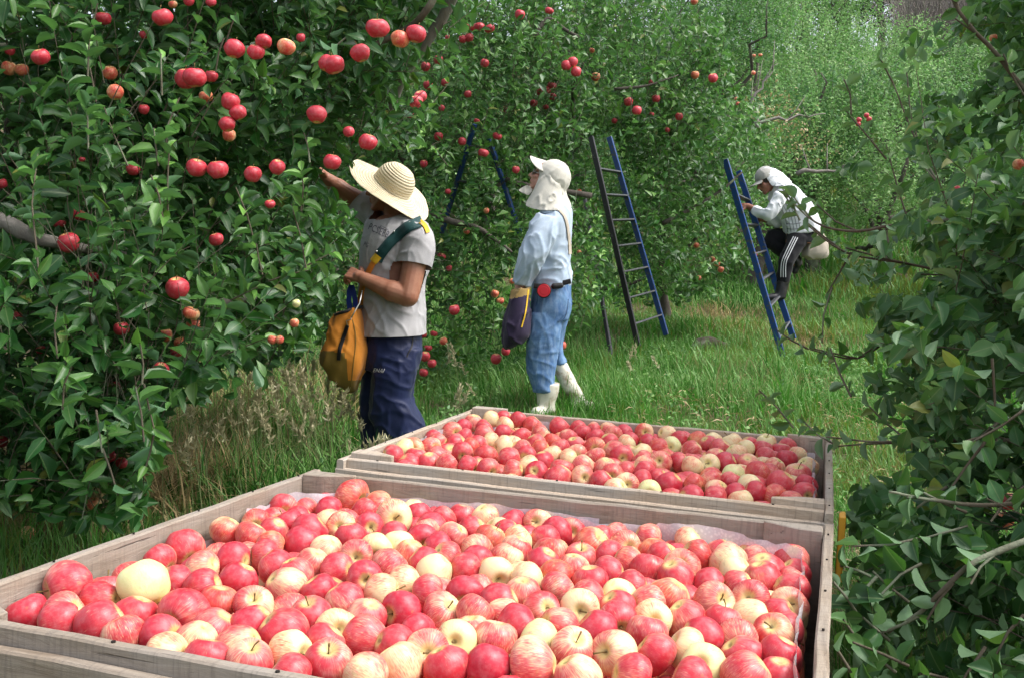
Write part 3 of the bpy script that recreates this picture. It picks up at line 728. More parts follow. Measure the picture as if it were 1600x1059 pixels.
# ------------------------------------------------------------------ people
def V3(*a): return Vector(a)
class Body(Geo):
    def cap(s, a, ra, b, rb, seg=16):
        a, b = Vector(a), Vector(b); ax = (b - a).normalized(); u = ax.orthogonal().normalized(); v = ax.cross(u); rings = []
        for k in range(5):
            th = PI / 2 * (1 - k / 5)
            rings.append([a - ax * ra * math.sin(th) + (u * math.cos(t) + v * math.sin(t)) * ra * max(.02, math.cos(th)) for t in [2 * PI * j / seg for j in range(seg)]])
        for k in range(6):
            th = PI / 2 * k / 5
            rings.append([b + ax * rb * math.sin(th) + (u * math.cos(t) + v * math.sin(t)) * rb * max(.02, math.cos(th)) for t in [2 * PI * j / seg for j in range(seg)]])
        s.ring(rings)
    def chain(s, pts, rs):
        for i in range(len(pts) - 1): s.cap(pts[i], rs[i], pts[i + 1], rs[i + 1])
    def ell3(s, c, rad, X, Y, Z, seg=18):
        s.ell(c, rad, Matrix((X, Y, Z)).transposed(), seg)
    def loft(s, rings, d, seg=26, pw=2.3, cap=True):
        """rings of (xl,yl,xr,yr,dz,th): silhouette edges in photo pixels at distance d+dz, thickness th along the view"""
        R = []
        for xl, yl, xr, yr, dz, th in rings:
            a, b = P(xl, yl, d + dz), P(xr, yr, d + dz); c = (a + b) / 2; h = (b - a) / 2
            loop = []
            for k in range(seg):
                t = 2 * PI * k / seg; ct, st = math.cos(t), math.sin(t)
                loop.append(c + h * math.copysign(abs(ct) ** (2 / pw), ct) + Vector((0, 1, 0)) * (th / 2) * math.copysign(abs(st) ** (2 / pw), st))
            R.append(loop)
        # catmull interpolation between rings for smooth outlines
        out_ = []
        for i in range(len(R) - 1):
            p0, p1, p2, p3 = R[max(i - 1, 0)], R[i], R[i + 1], R[min(i + 2, len(R) - 1)]
            for q_ in range(3):
                t = q_ / 3
                out_.append([.5 * ((2 * b_) + (-a_ + c_) * t + (2 * a_ - 5 * b_ + 4 * c_ - d_) * t * t + (-a_ + 3 * b_ - 3 * c_ + d_) * t ** 3) for a_, b_, c_, d_ in zip(p0, p1, p2, p3)])
        out_.append(R[-1]); s.ring(out_, cap)

def remesh(geo, name, mats, voxel, smooth=4, wr=None, parent=None, cuts=()):
    me = mesh_py('tmp', geo.V, geo.F)
    o = bpy.data.objects.new('tmp', me); COL.objects.link(o)
    bm = bmesh.new(); bm.from_mesh(me); bmesh.ops.recalc_face_normals(bm, faces=bm.faces[:]); bm.to_mesh(me); bm.free()
    md = o.modifiers.new('r', 'REMESH'); md.mode = 'VOXEL'; md.voxel_size = voxel
    if smooth: sm = o.modifiers.new('s', 'SMOOTH'); sm.factor = .5; sm.iterations = smooth
    dg = bpy.context.evaluated_depsgraph_get(); dg.update()
    r = bpy.data.meshes.new_from_object(o.evaluated_get(dg)); bpy.data.objects.remove(o); r.name = name
    for m_ in mats: r.materials.append(m_)
    if wr:
        n = len(r.vertices); co = np.empty(n * 3, np.float32); r.vertices.foreach_get('co', co); co = co.reshape(-1, 3)
        nr = np.empty(n * 3, np.float32); r.vertices.foreach_get('normal', nr); nr = nr.reshape(-1, 3)
        disp = np.array([wr(Vector(c_)) for c_ in co]); r.vertices.foreach_set('co', (co + nr * disp[:, None]).astype(np.float32).ravel())
    if cuts:
        bm = bmesh.new(); bm.from_mesh(r)
        for pc, nn in cuts:   # removes what lies on the side nn points to
            bmesh.ops.bisect_plane(bm, geom=bm.verts[:] + bm.edges[:] + bm.faces[:], plane_co=pc, plane_no=nn, clear_outer=True)
        bm.to_mesh(r); bm.free()
    r.polygons.foreach_set('use_smooth', [True] * len(r.polygons)); r.update()
    return link(name, r, parent)

def folds(amp, dirv, freq=16, cen=None, rad=.2, seed=0, stretch=.3):
    d = Vector(dirv).normalized()
    def f(p):
        q = p - d * p.dot(d) * (1 - stretch)        # stretched along d: folds run along d
        n_ = noise.noise(q * freq + Vector((seed, 0, 0)) + noise.noise_vector(p * 7) * .5)
        v = (1 - abs(n_) * 2.2) ** 3 if abs(n_) < .45 else 0
        wgt = 1
        if cen is not None: wgt = math.exp(-((p - cen).length / rad) ** 2)
        return amp * (v - .25) * wgt
    return f
def sumf(*fs): return lambda p: sum(f(p) for f in fs)

def head(b, C, F, U, s=1.0):
    F = F.normalized(); U = (U - F * U.dot(F)).normalized(); L = U.cross(F)
    def q(f, u, l): return C + (F * f + U * u + L * l) * s
    b.ell3(q(-.012, .03, 0), (.098 * s, .075 * s, .092 * s), F, L, U)
    b.ell3(q(.03, -.035, 0), (.062 * s, .060 * s, .080 * s), F, L, U)
    b.cap(q(.068, -.098, .008), .020 * s, q(.068, -.098, -.008), .020 * s)
    for l in (-1, 1):
        b.cap(q(.02, -.055, l * .052), .018 * s, q(.062, -.095, l * .015), .018 * s)       # jaw line
        b.cap(q(.078, .022, l * .012), .012 * s, q(.068, .026, l * .048), .011 * s)        # brow
        b.cap(q(.070, -.022, l * .034), .019 * s, q(.060, -.018, l * .045), .018 * s)      # cheekbone
        b.ell3(q(-.006, -.012, l * .077), (.018 * s, .008 * s, .030 * s), (F - L * l * .3).normalized(), L, U, 12)  # ear
    b.cap(q(.088, .012, 0), .008 * s, q(.112, -.024, 0), .0125 * s)                         # nose
    b.cap(q(.098, -.030, .010), .009 * s, q(.098, -.030, -.010), .009 * s)
    b.cap(q(.088, -.052, .016), .0085 * s, q(.088, -.052, -.016), .0085 * s)                # lips
    b.cap(q(.085, -.066, .013), .009 * s, q(.085, -.066, -.013), .009 * s)
    return q
def eyes(q, s, parent):
    for l in (-1, 1):
        g = Geo(); g.ell(q(.074, .004, l * .031), (.0105 * s,) * 3, None, 10); g.obj('eye', EYE, parent, True)

def hand(b, W, D, Nn, curl=(40, 50, 30), s=1.0, thumb=1, spread=.06, tcurl=20, wrist_r=.028):
    """W wrist, D towards the fingers, Nn palm-facing normal; fingers bend towards Nn"""
    D = D.normalized(); Nn = (Nn - D * Nn.dot(D)).normalized(); S = D.cross(Nn) * thumb
    b.cap(W, wrist_r * s, W + D * .03 * s, .030 * s)
    for k, l in enumerate((-.028, -.0095, .0095, .028)):
        b.cap(W + (D * .018 + S * l * .6) * s, .018 * s, W + (D * .088 + S * l) * s, .0115 * s)
    fl = ((.030, .022, .018), (.040, .027, .021), (.044, .030, .022), (.040, .026, .020))
    for k, l in enumerate((-.031, -.0105, .0105, .031)):
        p = W + (D * (.086 - abs(l) * .25) + S * l) * s; d = (D + S * l * spread * 40).normalized(); r = .0095
        ang = 0
        for j in range(3):
            ang += math.radians(curl[j] * (1 + .08 * (k - 1.5)))
            dd = (d * math.cos(ang) + Nn * math.sin(ang)).normalized(); p2 = p + dd * fl[k][j] * s
            b.cap(p, r * s, p2, (r - .0008) * s, 10); p = p2; r -= .0007
    # thumb leaves the side of the palm near its base
    p = W + (D * .025 + S * .030 + Nn * .006) * s; t0 = math.radians(48); d = (D * math.cos(t0) + S * math.sin(t0) + Nn * .35).normalized()
    for j, (ln, r) in enumerate(((.042, .014), (.032, .0115), (.026, .010))):
        d = (d + (Nn * .6 - S * .35) * math.radians(tcurl) * j).normalized(); p2 = p + d * ln * s; b.cap(p, r * s, p2, r * .92 * s, 10); p = p2

def bvh(o):
    me = o.data; return BVHTree.FromPolygons([v.co.copy() for v in me.vertices], [tuple(p.vertices) for p in me.polygons])
def hitcam(tree, px, py, fall=None):
    h = tree.ray_cast(Vector((0, 0, CAMZ)), ray(px, py))
    return (h[0], h[1]) if h[0] is not None else (None, None)
def band(name, tree, pts, wpx, mat, parent, d0, off=.006, th=.003, n=26, smooth_=3):
    """ribbon lying on a body: path given where the photograph shows it"""
    def cr(i, t):
        p = [Vector((*pts[max(0, min(len(pts) - 1, i + k))], 0)) for k in (-1, 0, 1, 2)]
        return .5 * ((2 * p[1]) + (-p[0] + p[2]) * t + (2 * p[0] - 5 * p[1] + 4 * p[2] - p[3]) * t * t + (-p[0] + 3 * p[1] - 3 * p[2] + p[3]) * t ** 3)
    C = []
    for k in range(n + 1):
        u = k / n * (len(pts) - 1); i = min(int(u), len(pts) - 2); C.append(cr(i, u - i))
    L = []; last = d0
    for k, c_ in enumerate(C):
        t = (C[min(k + 1, n)] - C[max(k - 1, 0)]).normalized(); nrm = Vector((-t.y, t.x, 0)); row = []
        wv = wpx if not callable(wpx) else wpx(k / n)
        for e in (-1, -.33, .33, 1):
            q_ = c_ + nrm * e * wv / 2; h, nn = hitcam(tree, q_.x, q_.y)
            dd = (h - Vector((0, 0, CAMZ))).dot(FWD) - off if h is not None else None
            row.append([q_, dd])
        L.append(row)
    D = [[(r[1] if r[1] is not None else np.nan) for r in row] for row in L]; D = np.array(D, float)
    for j in range(4):
        col_ = D[:, j]; ok = ~np.isnan(col_)
        col_ = np.interp(np.arange(n + 1), np.arange(n + 1)[ok], col_[ok]) if ok.any() else np.full(n + 1, d0)
        D[:, j] = col_
    D = np.minimum(D, D.mean(1, keepdims=True) + .02)
    for _ in range(smooth_): D[1:-1] = np.minimum(D[1:-1], (D[:-2] + 2 * D[1:-1] + D[2:]) / 4)
    V = []; F = []
    for k in range(n + 1):
        for j in range(4): V.append(P(L[k][j][0].x, L[k][j][0].y, D[k, j]))
        for j in range(4): V.append(P(L[k][j][0].x, L[k][j][0].y, D[k, j] + th))
    for k in range(n):
        a, b = k * 8, (k + 1) * 8
        for j in range(3): F.append([a + j, b + j, b + j + 1, a + j + 1]); F.append([a + 4 + j, a + 5 + j, b + 5 + j, b + 4 + j])
        F.append([a, a + 4, b + 4, b]); F.append([a + 3, b + 3, b + 7, a + 7])
    return link(name, mesh_py(name, V, F, [mat], True), parent)
def lettering(name, txt, px, py, hpx, ang, tree, mat, parent, shear=0, d0=5.2, sx=1.0):
    cu = bpy.data.curves.new(name, 'FONT'); cu.body = txt; cu.size = 1; cu.shear = shear; cu.space_character = 1.08; cu.resolution_u = 2
    to = bpy.data.objects.new('t', cu); COL.objects.link(to); dg = bpy.context.evaluated_depsgraph_get(); dg.update()
    me = bpy.data.meshes.new_from_object(to.evaluated_get(dg)); bpy.data.objects.remove(to); me.name = name
    bm = bmesh.new(); bm.from_mesh(me); bmesh.ops.triangulate(bm, faces=bm.faces[:]); bmesh.ops.subdivide_edges(bm, edges=bm.edges[:], cuts=1)
    ca, sa = math.cos(ang), math.sin(ang)
    for v in bm.verts:
        x, y = v.co.x * hpx * 1.35 * sx, -v.co.y * hpx * 1.35; X_, Y_ = px + x * ca - y * sa, py + x * sa + y * ca
        h, nn = hitcam(tree, X_, Y_); v.co = P(X_, Y_, ((h - Vector((0, 0, CAMZ))).dot(FWD) if h is not None else d0) - .0025)
    bm.to_mesh(me); bm.free(); me.materials.append(mat)
    return link(name, me, parent)
def sheet_obj(name, rows, mat, parent, th=.004, sub=2, wr=None):
    """cloth sheet through a grid of world points"""
    n, m_ = len(rows), len(rows[0]); V = [p for r in rows for p in r]; F = [[i * m_ + j, i * m_ + j + 1, (i + 1) * m_ + j + 1, (i + 1) * m_ + j] for i in range(n - 1) for j in range(m_ - 1)]
    me = mesh_py(name, V, F); o = bpy.data.objects.new('tmp', me); COL.objects.link(o)
    s = o.modifiers.new('s', 'SUBSURF'); s.levels = sub; so_ = o.modifiers.new('t', 'SOLIDIFY'); so_.thickness = th; so_.offset = 0
    dg = bpy.context.evaluated_depsgraph_get(); dg.update(); r = bpy.data.meshes.new_from_object(o.evaluated_get(dg)); bpy.data.objects.remove(o)
    if wr:
        for v in r.vertices: v.co += Vector((0, -1, .1)) * wr(v.co)
    r.name = name; r.materials.append(mat); r.polygons.foreach_set('use_smooth', [True] * len(r.polygons)); return link(name, r, parent)

UP = Vector((0, 0, 1)); RT = Vector((1, 0, 0)); AW = Vector((0, 1, 0))
# ============ worker in the straw hat
d1 = 5.25
W1 = empty('person', P(615, 765, d1)); tag(W1, 'picker in a wide straw hat, grey T-shirt and navy trousers reaching into the nearest tree', 'person')
b = Body()
hc = P(606, 297, d1 - .03)
F1 = (-RT + UP * .05 + AW * .22); U1 = (UP + RT * .06)
q1 = head(b, hc, F1, U1, 1.0)
b.chain([hc + V3(.02, 0, -.06), P(622, 352, d1)], [.056, .062])
b.loft([(596, 338, 640, 340, 0, .14), (580, 352, 662, 354, 0, .30), (570, 390, 668, 392, 0, .34), (568, 440, 660, 440, 0, .30), (572, 500, 655, 500, 0, .28), (575, 545, 655, 545, 0, .28)], d1)
sh = P(652, 368, d1 - .15); el = P(637, 463, d1 - .22); wr_ = P(568, 436, d1 - .20)
b.chain([sh, P(648, 410, d1 - .19), el], [.066, .066, .058]); b.chain([el, P(612, 455, d1 - .22), wr_], [.057, .056, .034])
hand(b, wr_, P(540, 425, d1 - .17) - wr_, V3(.25, .55, -.6), (50, 55, 35), 1.0, -1)
sh2 = P(578, 330, d1 + .12); el2 = P(545, 306, d1 + .12); wr2 = P(509, 279, d1 + .10)
b.chain([sh2, P(566, 318, d1 + .13), el2, P(528, 293, d1 + .11), wr2], [.062, .058, .052, .048, .034])
hand(b, wr2, P(490, 262, d1 + .05) - wr2, V3(-.2, -.3, -.7), (30, 40, 25), 1.0, 1)
b.loft([(594, 540, 646, 540, -.06, .15), (592, 600, 634, 600, -.07, .14), (592, 650, 640, 650, -.07, .12), (612, 700, 648, 700, -.06, .11), (622, 745, 646, 745, -.05, .09), (612, 770, 646, 770, -.05, .09)], d1)
b.loft([(572, 540, 618, 540, .08, .16), (570, 600, 608, 600, .08, .16), (568, 650, 602, 650, .08, .13), (572, 700, 602, 700, .08, .12), (574, 745, 600, 745, .08, .1), (560, 768, 602, 768, .08, .11)], d1)
body1 = remesh(b, 'body', [SKIN1], .0048, 3, None, W1)
eyes(q1, 1.0, W1)
# hair and beard shadow
g = Body(); g.ell3(q1(-.022, .035, 0), (.098, .083, .095), F1.normalized(), F1.cross(U1).normalized(), U1, 18)
o = remesh(g, 'hair', [HAIR], .008, 2, lambda p: .003 * noise.noise(p * 90), W1)
# t-shirt
b = Body()
b.loft([(598, 330, 652, 338, 0, .17), (577, 342, 668, 350, 0, .31), (567, 372, 676, 384, 0, .40), (563, 405, 672, 415, 0, .39), (561, 445, 664, 446, 0, .36), (565, 485, 665, 486, 0, .35), (566, 512, 665, 515, 0, .39), (566, 540, 664, 545, 0, .40)], d1)
b.loft([(628, 346, 668, 352, -.12, .17), (628, 362, 677, 368, -.15, .20), (624, 388, 680, 392, -.16, .195), (619, 412, 675, 417, -.17, .20), (618, 428, 673, 432, -.17, .20)], d1)
b.chain([P(590, 338, d1 + .09), P(566, 320, d1 + .13), P(554, 310, d1 + .13)], [.085, .077, .072])
el_ = [folds(.010, (-.5, .1, .85), 15, P(600, 480, d1 - .15), .26, 1), folds(.010, (.8, 0, -.45), 15, P(632, 400, d1 - .2), .13, 5), folds(.006, (.2, 0, 1), 12, None, .2, 9), folds(.008, (-.8, 0, .5), 18, P(575, 350, d1), .12, 3)]
vest = remesh(b, 'tshirt', [TSHIRT], .0075, 3, sumf(*el_), W1, cuts=[(P(615, 523, d1), V3(.02, 0, -1)), ])
# open the sleeve and neck by cutting planes limited to small regions
def cut_region(o, pc, nn, cen, rad):
    bm = bmesh.new(); bm.from_mesh(o.data)
    fs = [f for f in bm.faces if (f.calc_center_median() - cen).length < rad]
    geom = list({v for f in fs for v in f.verts}) + list({e for f in fs for e in f.edges}) + fs
    bmesh.ops.bisect_plane(bm, geom=geom, plane_co=pc, plane_no=nn, clear_outer=False)
    kill = [f for f in bm.faces if (f.calc_center_median() - cen).length < rad and (f.calc_center_median() - pc).dot(nn) > 1e-5]
    bmesh.ops.delete(bm, geom=kill, context='FACES'); bm.to_mesh(o.data); bm.free()
cut_region(vest, P(648, 416, d1 - .17), (P(645, 428, d1 - .18) - P(649, 404, d1 - .17)).normalized(), P(647, 430, d1 - .17), .125)
cut_region(vest, P(559, 313, d1 + .13), (P(554, 308, d1 + .13) - P(570, 323, d1 + .13)).normalized(), P(550, 306, d1 + .13), .12)
cut_region(vest, P(612, 345, d1 - .05), V3(-.35, -.35, .85).normalized(), P(604, 337, d1 - .05), .10)
T1 = bvh(vest)
lettering('lettering', 'ETY', 592, 358, 6, .42, T1, INK, vest)
lettering('lettering', 'PCSEEB', 574, 359, 12, .42, T1, INK, vest, sx=.62)
lettering('lettering', 'PG', 567, 385, 8, .35, T1, INK, vest, sx=.6)
# trousers
b = Body()
b.loft([(575, 505, 655, 508, 0, .29), (572, 526, 659, 526, 0, .32), (567, 555, 660, 555, 0, .35), (568, 575, 652, 578, 0, .32)], d1)
b.loft([(585, 545, 661, 545, -.06, .20), (582, 580, 652, 580, -.08, .21), (578, 620, 644, 620, -.08, .205), (576, 650, 656, 648, -.08, .20), (586, 672, 664, 667, -.08, .19), (596, 705, 664, 702, -.07, .18), (602, 742, 662, 742, -.06, .17), (602, 762, 664, 762, -.06, .17)], d1)
b.loft([(568, 545, 625, 545, .08, .20), (565, 580, 620, 580, .09, .2), (563, 620, 612, 620, .09, .18), (563, 660, 606, 660, .09, .17), (565, 700, 606, 700, .09, .16), (568, 762, 608, 762, .09, .16)], d1)
tr1 = remesh(b, 'trousers', [NAVY], .0085, 3, sumf(folds(.012, (1, 0, -.25), 13, P(630, 660, d1 - .1), .30, 2, .35), folds(.007, (.9, 0, -.5), 14, P(610, 555, d1 - .15), .16, 6), folds(.006, (.1, 0, 1), 12, None, .2, 4)), W1, cuts=[(P(615, 758, d1), V3(0, 0, -1))])
TT = bvh(tr1)
lettering('lettering', 'ENAI', 582, 581, 6.2, .04, TT, WHITEINK, tr1, .35, d1 - .15, .92)
lettering('lettering', 'sc', 594.5, 582.2, 4.0, .04, TT, WHITEINK, tr1, .35, d1 - .15, .8)
band('pocket_seam', TT, [(645, 526), (644, 540), (638, 552), (636, 558)], 2.2, BLACK, tr1, d1 - .15, .002, .002, 12)
for nm, cx_ in (('shoe', 628), ('shoe', 580)):
    b = Body(); dz = -.05 if cx_ == 628 else .08
    b.chain([P(cx_ + 10, 764, d1 + dz), P(cx_ - 10, 768, d1 + dz), P(cx_ - 40, 774, d1 + dz)], [.055, .05, .04]); remesh(b, nm, [BLACK], .01, 2, None, W1)
# straw hat
def hat(name, C, U, F, mat, parent, rc=.095, hcn=.12, rb=.235, wave=None, n=72, s=1.0):
    U = U.normalized(); F = (F - U * F.dot(U)).normalized(); L = U.cross(F); prof = []
    for k in range(15):                      # crown from the top down
        t = k / 14; a = t * PI / 2
        prof.append((rc * math.sin(a) ** .8 * (1 + .05 * t), hcn * (math.cos(a) ** .75)))
    for k in range(1, 22):
        t = k / 21; prof.append((rc * 1.05 + (rb - rc) * t, -.006 * t - .010 * math.sin(t * PI)))
    V = []; F_ = []; UVs = []
    L0 = 0; ll = [0]
    for (a, b_), (c_, d_) in zip(prof, prof[1:]): ll.append(ll[-1] + math.hypot(c_ - a, d_ - b_))
    for i, (r, z) in enumerate(prof):
        for k in range(n + 1):
            a = 2 * PI * k / n; tb = max(0, (r - rc * 1.05) / (rb - rc))
            rr = r * (1 + (0 if tb else 0)); dz = (wave(a, tb) if wave else 0)
            rim = .004 * noise.noise(Vector((math.cos(a) * 6, math.sin(a) * 6, 1))) * tb
            rid = .0012 * math.sin(ll[i] / ll[-1] * 2 * PI * 21)
            V.append(C + (F * (rr + rim) * math.cos(a) * 1.08 + L * (rr + rim) * math.sin(a) + U * (z + dz + rid)) * s); UVs.append((k / n, ll[i] / ll[-1]))
    for i in range(len(prof) - 1):
        for k in range(n): a = i * (n + 1) + k; F_.append([a, a + n + 1, a + n + 2, a + 1])
    me = mesh_py(name, V, F_); uv = me.uv_layers.new(name='UVMap')
    for l in me.loops: uv.data[l.index].uv = UVs[l.vertex_index]
    o = bpy.data.objects.new('tmp', me); COL.objects.link(o); so_ = o.modifiers.new('t', 'SOLIDIFY'); so_.thickness = .004; so_.offset = -1
    dg = bpy.context.evaluated_depsgraph_get(); dg.update(); r = bpy.data.meshes.new_from_object(o.evaluated_get(dg)); bpy.data.objects.remove(o)
    r.name = name; r.materials.append(mat); r.polygons.foreach_set('use_smooth', [True] * len(r.polygons)); return link(name, r, parent)
# brim line in the photograph runs from (560,248) to (666,338); crown leans to the upper right
ea, eb = P(563, 250, d1 + .02), P(663, 337, d1 - .06)
ax_ = (ea - eb).normalized(); Uh = (Vector((.62, -.36, .72))); Uh = (Uh - ax_ * Uh.dot(ax_)).normalized()
hat('straw_hat', (ea + eb) / 2 + Uh * .0 + V3(0, 0, .004), Uh, ax_, STRAW, W1, .098, .125, .222, lambda a, t: t * (-.016 * math.cos(2 * a) + .010 * math.sin(3 * a + 1) - .03 * t * abs(math.sin(a)) * .7))
# strap across the chest, buckles, orange end
band('shoulder_strap', T1, [(660, 345), (652, 349), (636, 356), (615, 374), (598, 393), (589, 408)], 17, GREENSTRAP, W1, d1 - .2, .010, .004, 30)
band('yellow_strap_end', T1, [(656, 346), (664, 353), (669, 364)], 7, YSTRAP, W1, d1 - .2, .014, .004, 8)
band('strap_buckle', T1, [(591, 400), (583, 410), ], 13, YSTRAP, W1, d1 - .2, .014, .005, 6)
band('bag_strap', T1, [(585, 408), (576, 425), (566, 450), (562, 480)], 9, ORANGE, W1, d1 - .2, .010, .004, 20)
g = Geo()
for px_, py_ in ((616, 363), (589, 394)):
    h, nn = hitcam(T1, px_, py_)
    if h is not None: g.ell(h - FWD * .016, (.006, .004, .006), None, 8)
g.obj('strap_rivets', METAL, W1, True)
# canvas picking bag
bag = empty('picking_bag', P(540, 600, d1 - .12)); tag(bag, 'orange canvas picking bag with black strap hanging at the straw-hatted picker\'s hip', 'bag')
b = Body()
b.loft([(526, 492, 564, 480, -.10, .26), (520, 505, 569, 500, -.10, .27), (513, 530, 572, 528, -.10, .27), (505, 553, 573, 552, -.10, .27), (507, 572, 570, 575, -.10, .24), (520, 592, 562, 592, -.10, .18), (536, 606, 557, 606, -.10, .10), (542, 612, 552, 611, -.10, .04)], d1, 26, 4)
bagm = remesh(b, 'canvas', [ORANGE, OLIVE], .0075, 2, sumf(folds(.014, (.2, 0, 1), 11, None, .2, 11), folds(.010, (.7, 0, -.7), 14, P(520, 520, d1 - .2), .15, 8)), bag)
cl = [0] * len(bagm.data.polygons)
pts_ = np.array([p.center[:] for p in bagm.data.polygons]); bx, by, _ = proj(pts_)
bagm.data.polygons.foreach_set('material_index', ((by > 549 + (bx - 505) * .05) & (bx < 539 + (by - 549) * .12) | (by > 594)).astype(np.int32))
g = Geo(); rim = []
for k in range(28):
    t = 2 * PI * k / 28; c_ = P(545, 486, d1 - .10); rim.append(c_ + (P(566, 479, d1 - .1) - P(524, 492, d1 - .1)) / 2 * math.cos(t) + V3(0, .13, 0) * math.sin(t))
g.tube(rim + [rim[0]], .008, 8, False); g.obj('rim_binding', BLACK, bag, True)
g = Geo(); g.ring([[c_ + V3(0, 0, .003) for c_ in rim], [P(545, 486, d1 - .10).lerp(c_, .9) + V3(0, 0, .003) for c_ in rim]], False); g.F.append(list(range(28, 56))); g.obj('dark_lining', BLACK, bag)
TB = bvh(bagm)
band('side_strap', TB, [(543, 509), (538, 524), (531, 545), (529, 563)], 6, BLACK, bag, d1 - .25, .006, .004, 14)
band('seam', TB, [(551, 500), (556, 530), (552, 570), (548, 605)], 1.5, OLIVE, bag, d1 - .25, .002, .002, 14)
g = Geo(); g.tube([P(543, 509, d1 - .27), P(541, 502, d1 - .27), P(548, 500, d1 - .27), P(549, 496, d1 - .27)], .003, 6)
g.tube([P(549, 497, d1 - .27), P(555, 486, d1 - .26), P(562, 474, d1 - .24), P(566, 455, d1 - .22)], .004, 6); g.obj('hook', METAL, bag, True)
g = Geo()
for o_ in (0, .02): g.ring([[P(x_ + e, y_, d1 - .10 + o_) for e, o2 in ((-4, 0), (4, 0))] + [P(x_ + 4, y_, d1 - .095 + o_), P(x_ - 4, y_, d1 - .095 + o_)] for x_, y_ in ((556, 485), (555, 470), (552, 455), (549, 446), (546, 455), (545, 470), (547, 486))])
g.obj('blue_strap', BLUESTRAP, bag)

# ============ worker in the cream cap, looking up
d2 = 6.74
W2 = empty('person', P(860, 640, d2)); tag(W2, 'picker in cream neck-flap cap, pale blue shirt, jeans and white boots looking up', 'person')
b = Body(); F2 = (-RT + UP * .42 + AW * .10).normalized(); U2 = (UP + RT * .42).normalized()
hc2 = P(853, 279, d2); q2 = head(b, hc2, F2, U2, .98)
b.chain([hc2 + V3(.03, 0, -.06), P(868, 335, d2)], [.055, .06])
b.loft([(848, 335, 885, 333, 0, .2), (840, 360, 888, 360, 0, .3), (838, 400, 884, 400, 0, .28), (838, 440, 886, 440, 0, .24), (836, 480, 886, 480, 0, .24)], d2)
sA, eA, wA = P(857, 352, d2 - .17), P(832, 402, d2 - .2), P(816, 446, d2 - .13)
b.chain([sA, eA, wA], [.05, .042, .03]); hand(b, wA, V3(-.25, 0, -1), V3(1, .2, 0), (25, 30, 20), .98, 1)
sB, eB, wB = P(862, 350, d2 + .17), P(836, 400, d2 + .2), P(812, 440, d2 + .08)
b.chain([sB, eB, wB], [.05, .042, .03]); hand(b, wB, V3(-.3, -.2, -1), V3(1, -.2, 0), (25, 30, 20), .98, -1)
b.chain([P(850, 480, d2 - .06), P(847, 545, d2 - .07), P(854, 625, d2 - .07)], [.068, .048, .032]); b.chain([P(866, 480, d2 + .09), P(866, 535, d2 + .12), P(874, 570, d2 + .13), P(897, 620, d2 + .12)], [.068, .05, .035, .03])
b.chain([P(854, 632, d2 - .07), P(844, 641, d2 - .1)], [.028, .022]); b.chain([P(900, 628, d2 + .11), P(912, 632, d2 + .08)], [.028, .02])
remesh(b, 'body', [SKIN2], .0065, 3, None, W2); eyes(q2, .98, W2)
g = Geo()
for l in (-1, 1):
    c_ = q2(.094, .004, l * .032); g.tube([c_ + (U2 * math.cos(t) * .021 + F2.cross(U2) * math.sin(t) * .024) for t in [k * PI / 6 for k in range(13)]], .0018, 5, False)
    g.tube([c_ + F2.cross(U2) * -l * 0 + (U2.cross(F2)) * l * .024, q2(-.005, .006, l * .082)], .0018, 5)
gl = g.obj('glasses', METAL, W2, True)
for l in (-1, 1):
    g = Geo(); g.ell(q2(.094, .004, l * .032), (.003, .022, .020), Matrix((F2, F2.cross(U2).normalized(), U2)).transposed(), 12); g.obj('lens', LENS, gl, True)
# cap
b = Body(); L2 = F2.cross(U2).normalized()
b.ell3(P(864.5, 279, d2), (.122, .108, .125), F2, L2, U2, 24); b.cap(P(868, 296, d2), .075, P(862, 306, d2), .08)
cap_ = remesh(b, 'cap', [CAPC], .008, 2, sumf(folds(.004, (-.4, 0, -1), 10, None, .2, 3), lambda p: .002 * noise.noise(p * 30)), W2, cuts=[(P(846, 285, d2), (F2 * 1.0 - U2 * .72).normalized())])
# bill
rows = [[P(x, y, d2 + z) for x, y, z in r] for r in ([(857, 253, .06), (856, 256, .02), (853, 262, -.04), (850, 271, -.088)], [(840, 249, .075), (838, 248, .03), (837, 252, -.04), (839, 264, -.09)], [(832, 246, .055), (830, 244, .02), (830, 248, -.04), (833, 257, -.08)], [(829, 246, .03), (828, 244.5, .01), (828, 246, -.03), (829, 251, -.05)])]
for i in range(0):
    t = i / 5; row = []
    for j in range(9):
        u = -1 + j / 4; base_ = q2(.082, .055, 0) + L2 * u * .078 * (1 - .12 * t); wdt = math.sqrt(max(0, 1 - (abs(u) ** 2.2)))
        row.append(base_ + (F2 * .62 + U2 * .62).normalized() * (.082 * t * (.35 + .65 * wdt)) - U2 * (.045 * u * u * (.4 + .6 * t)))
    rows.append(row)
sheet_obj('bill', rows, CAPC, cap_, .005)
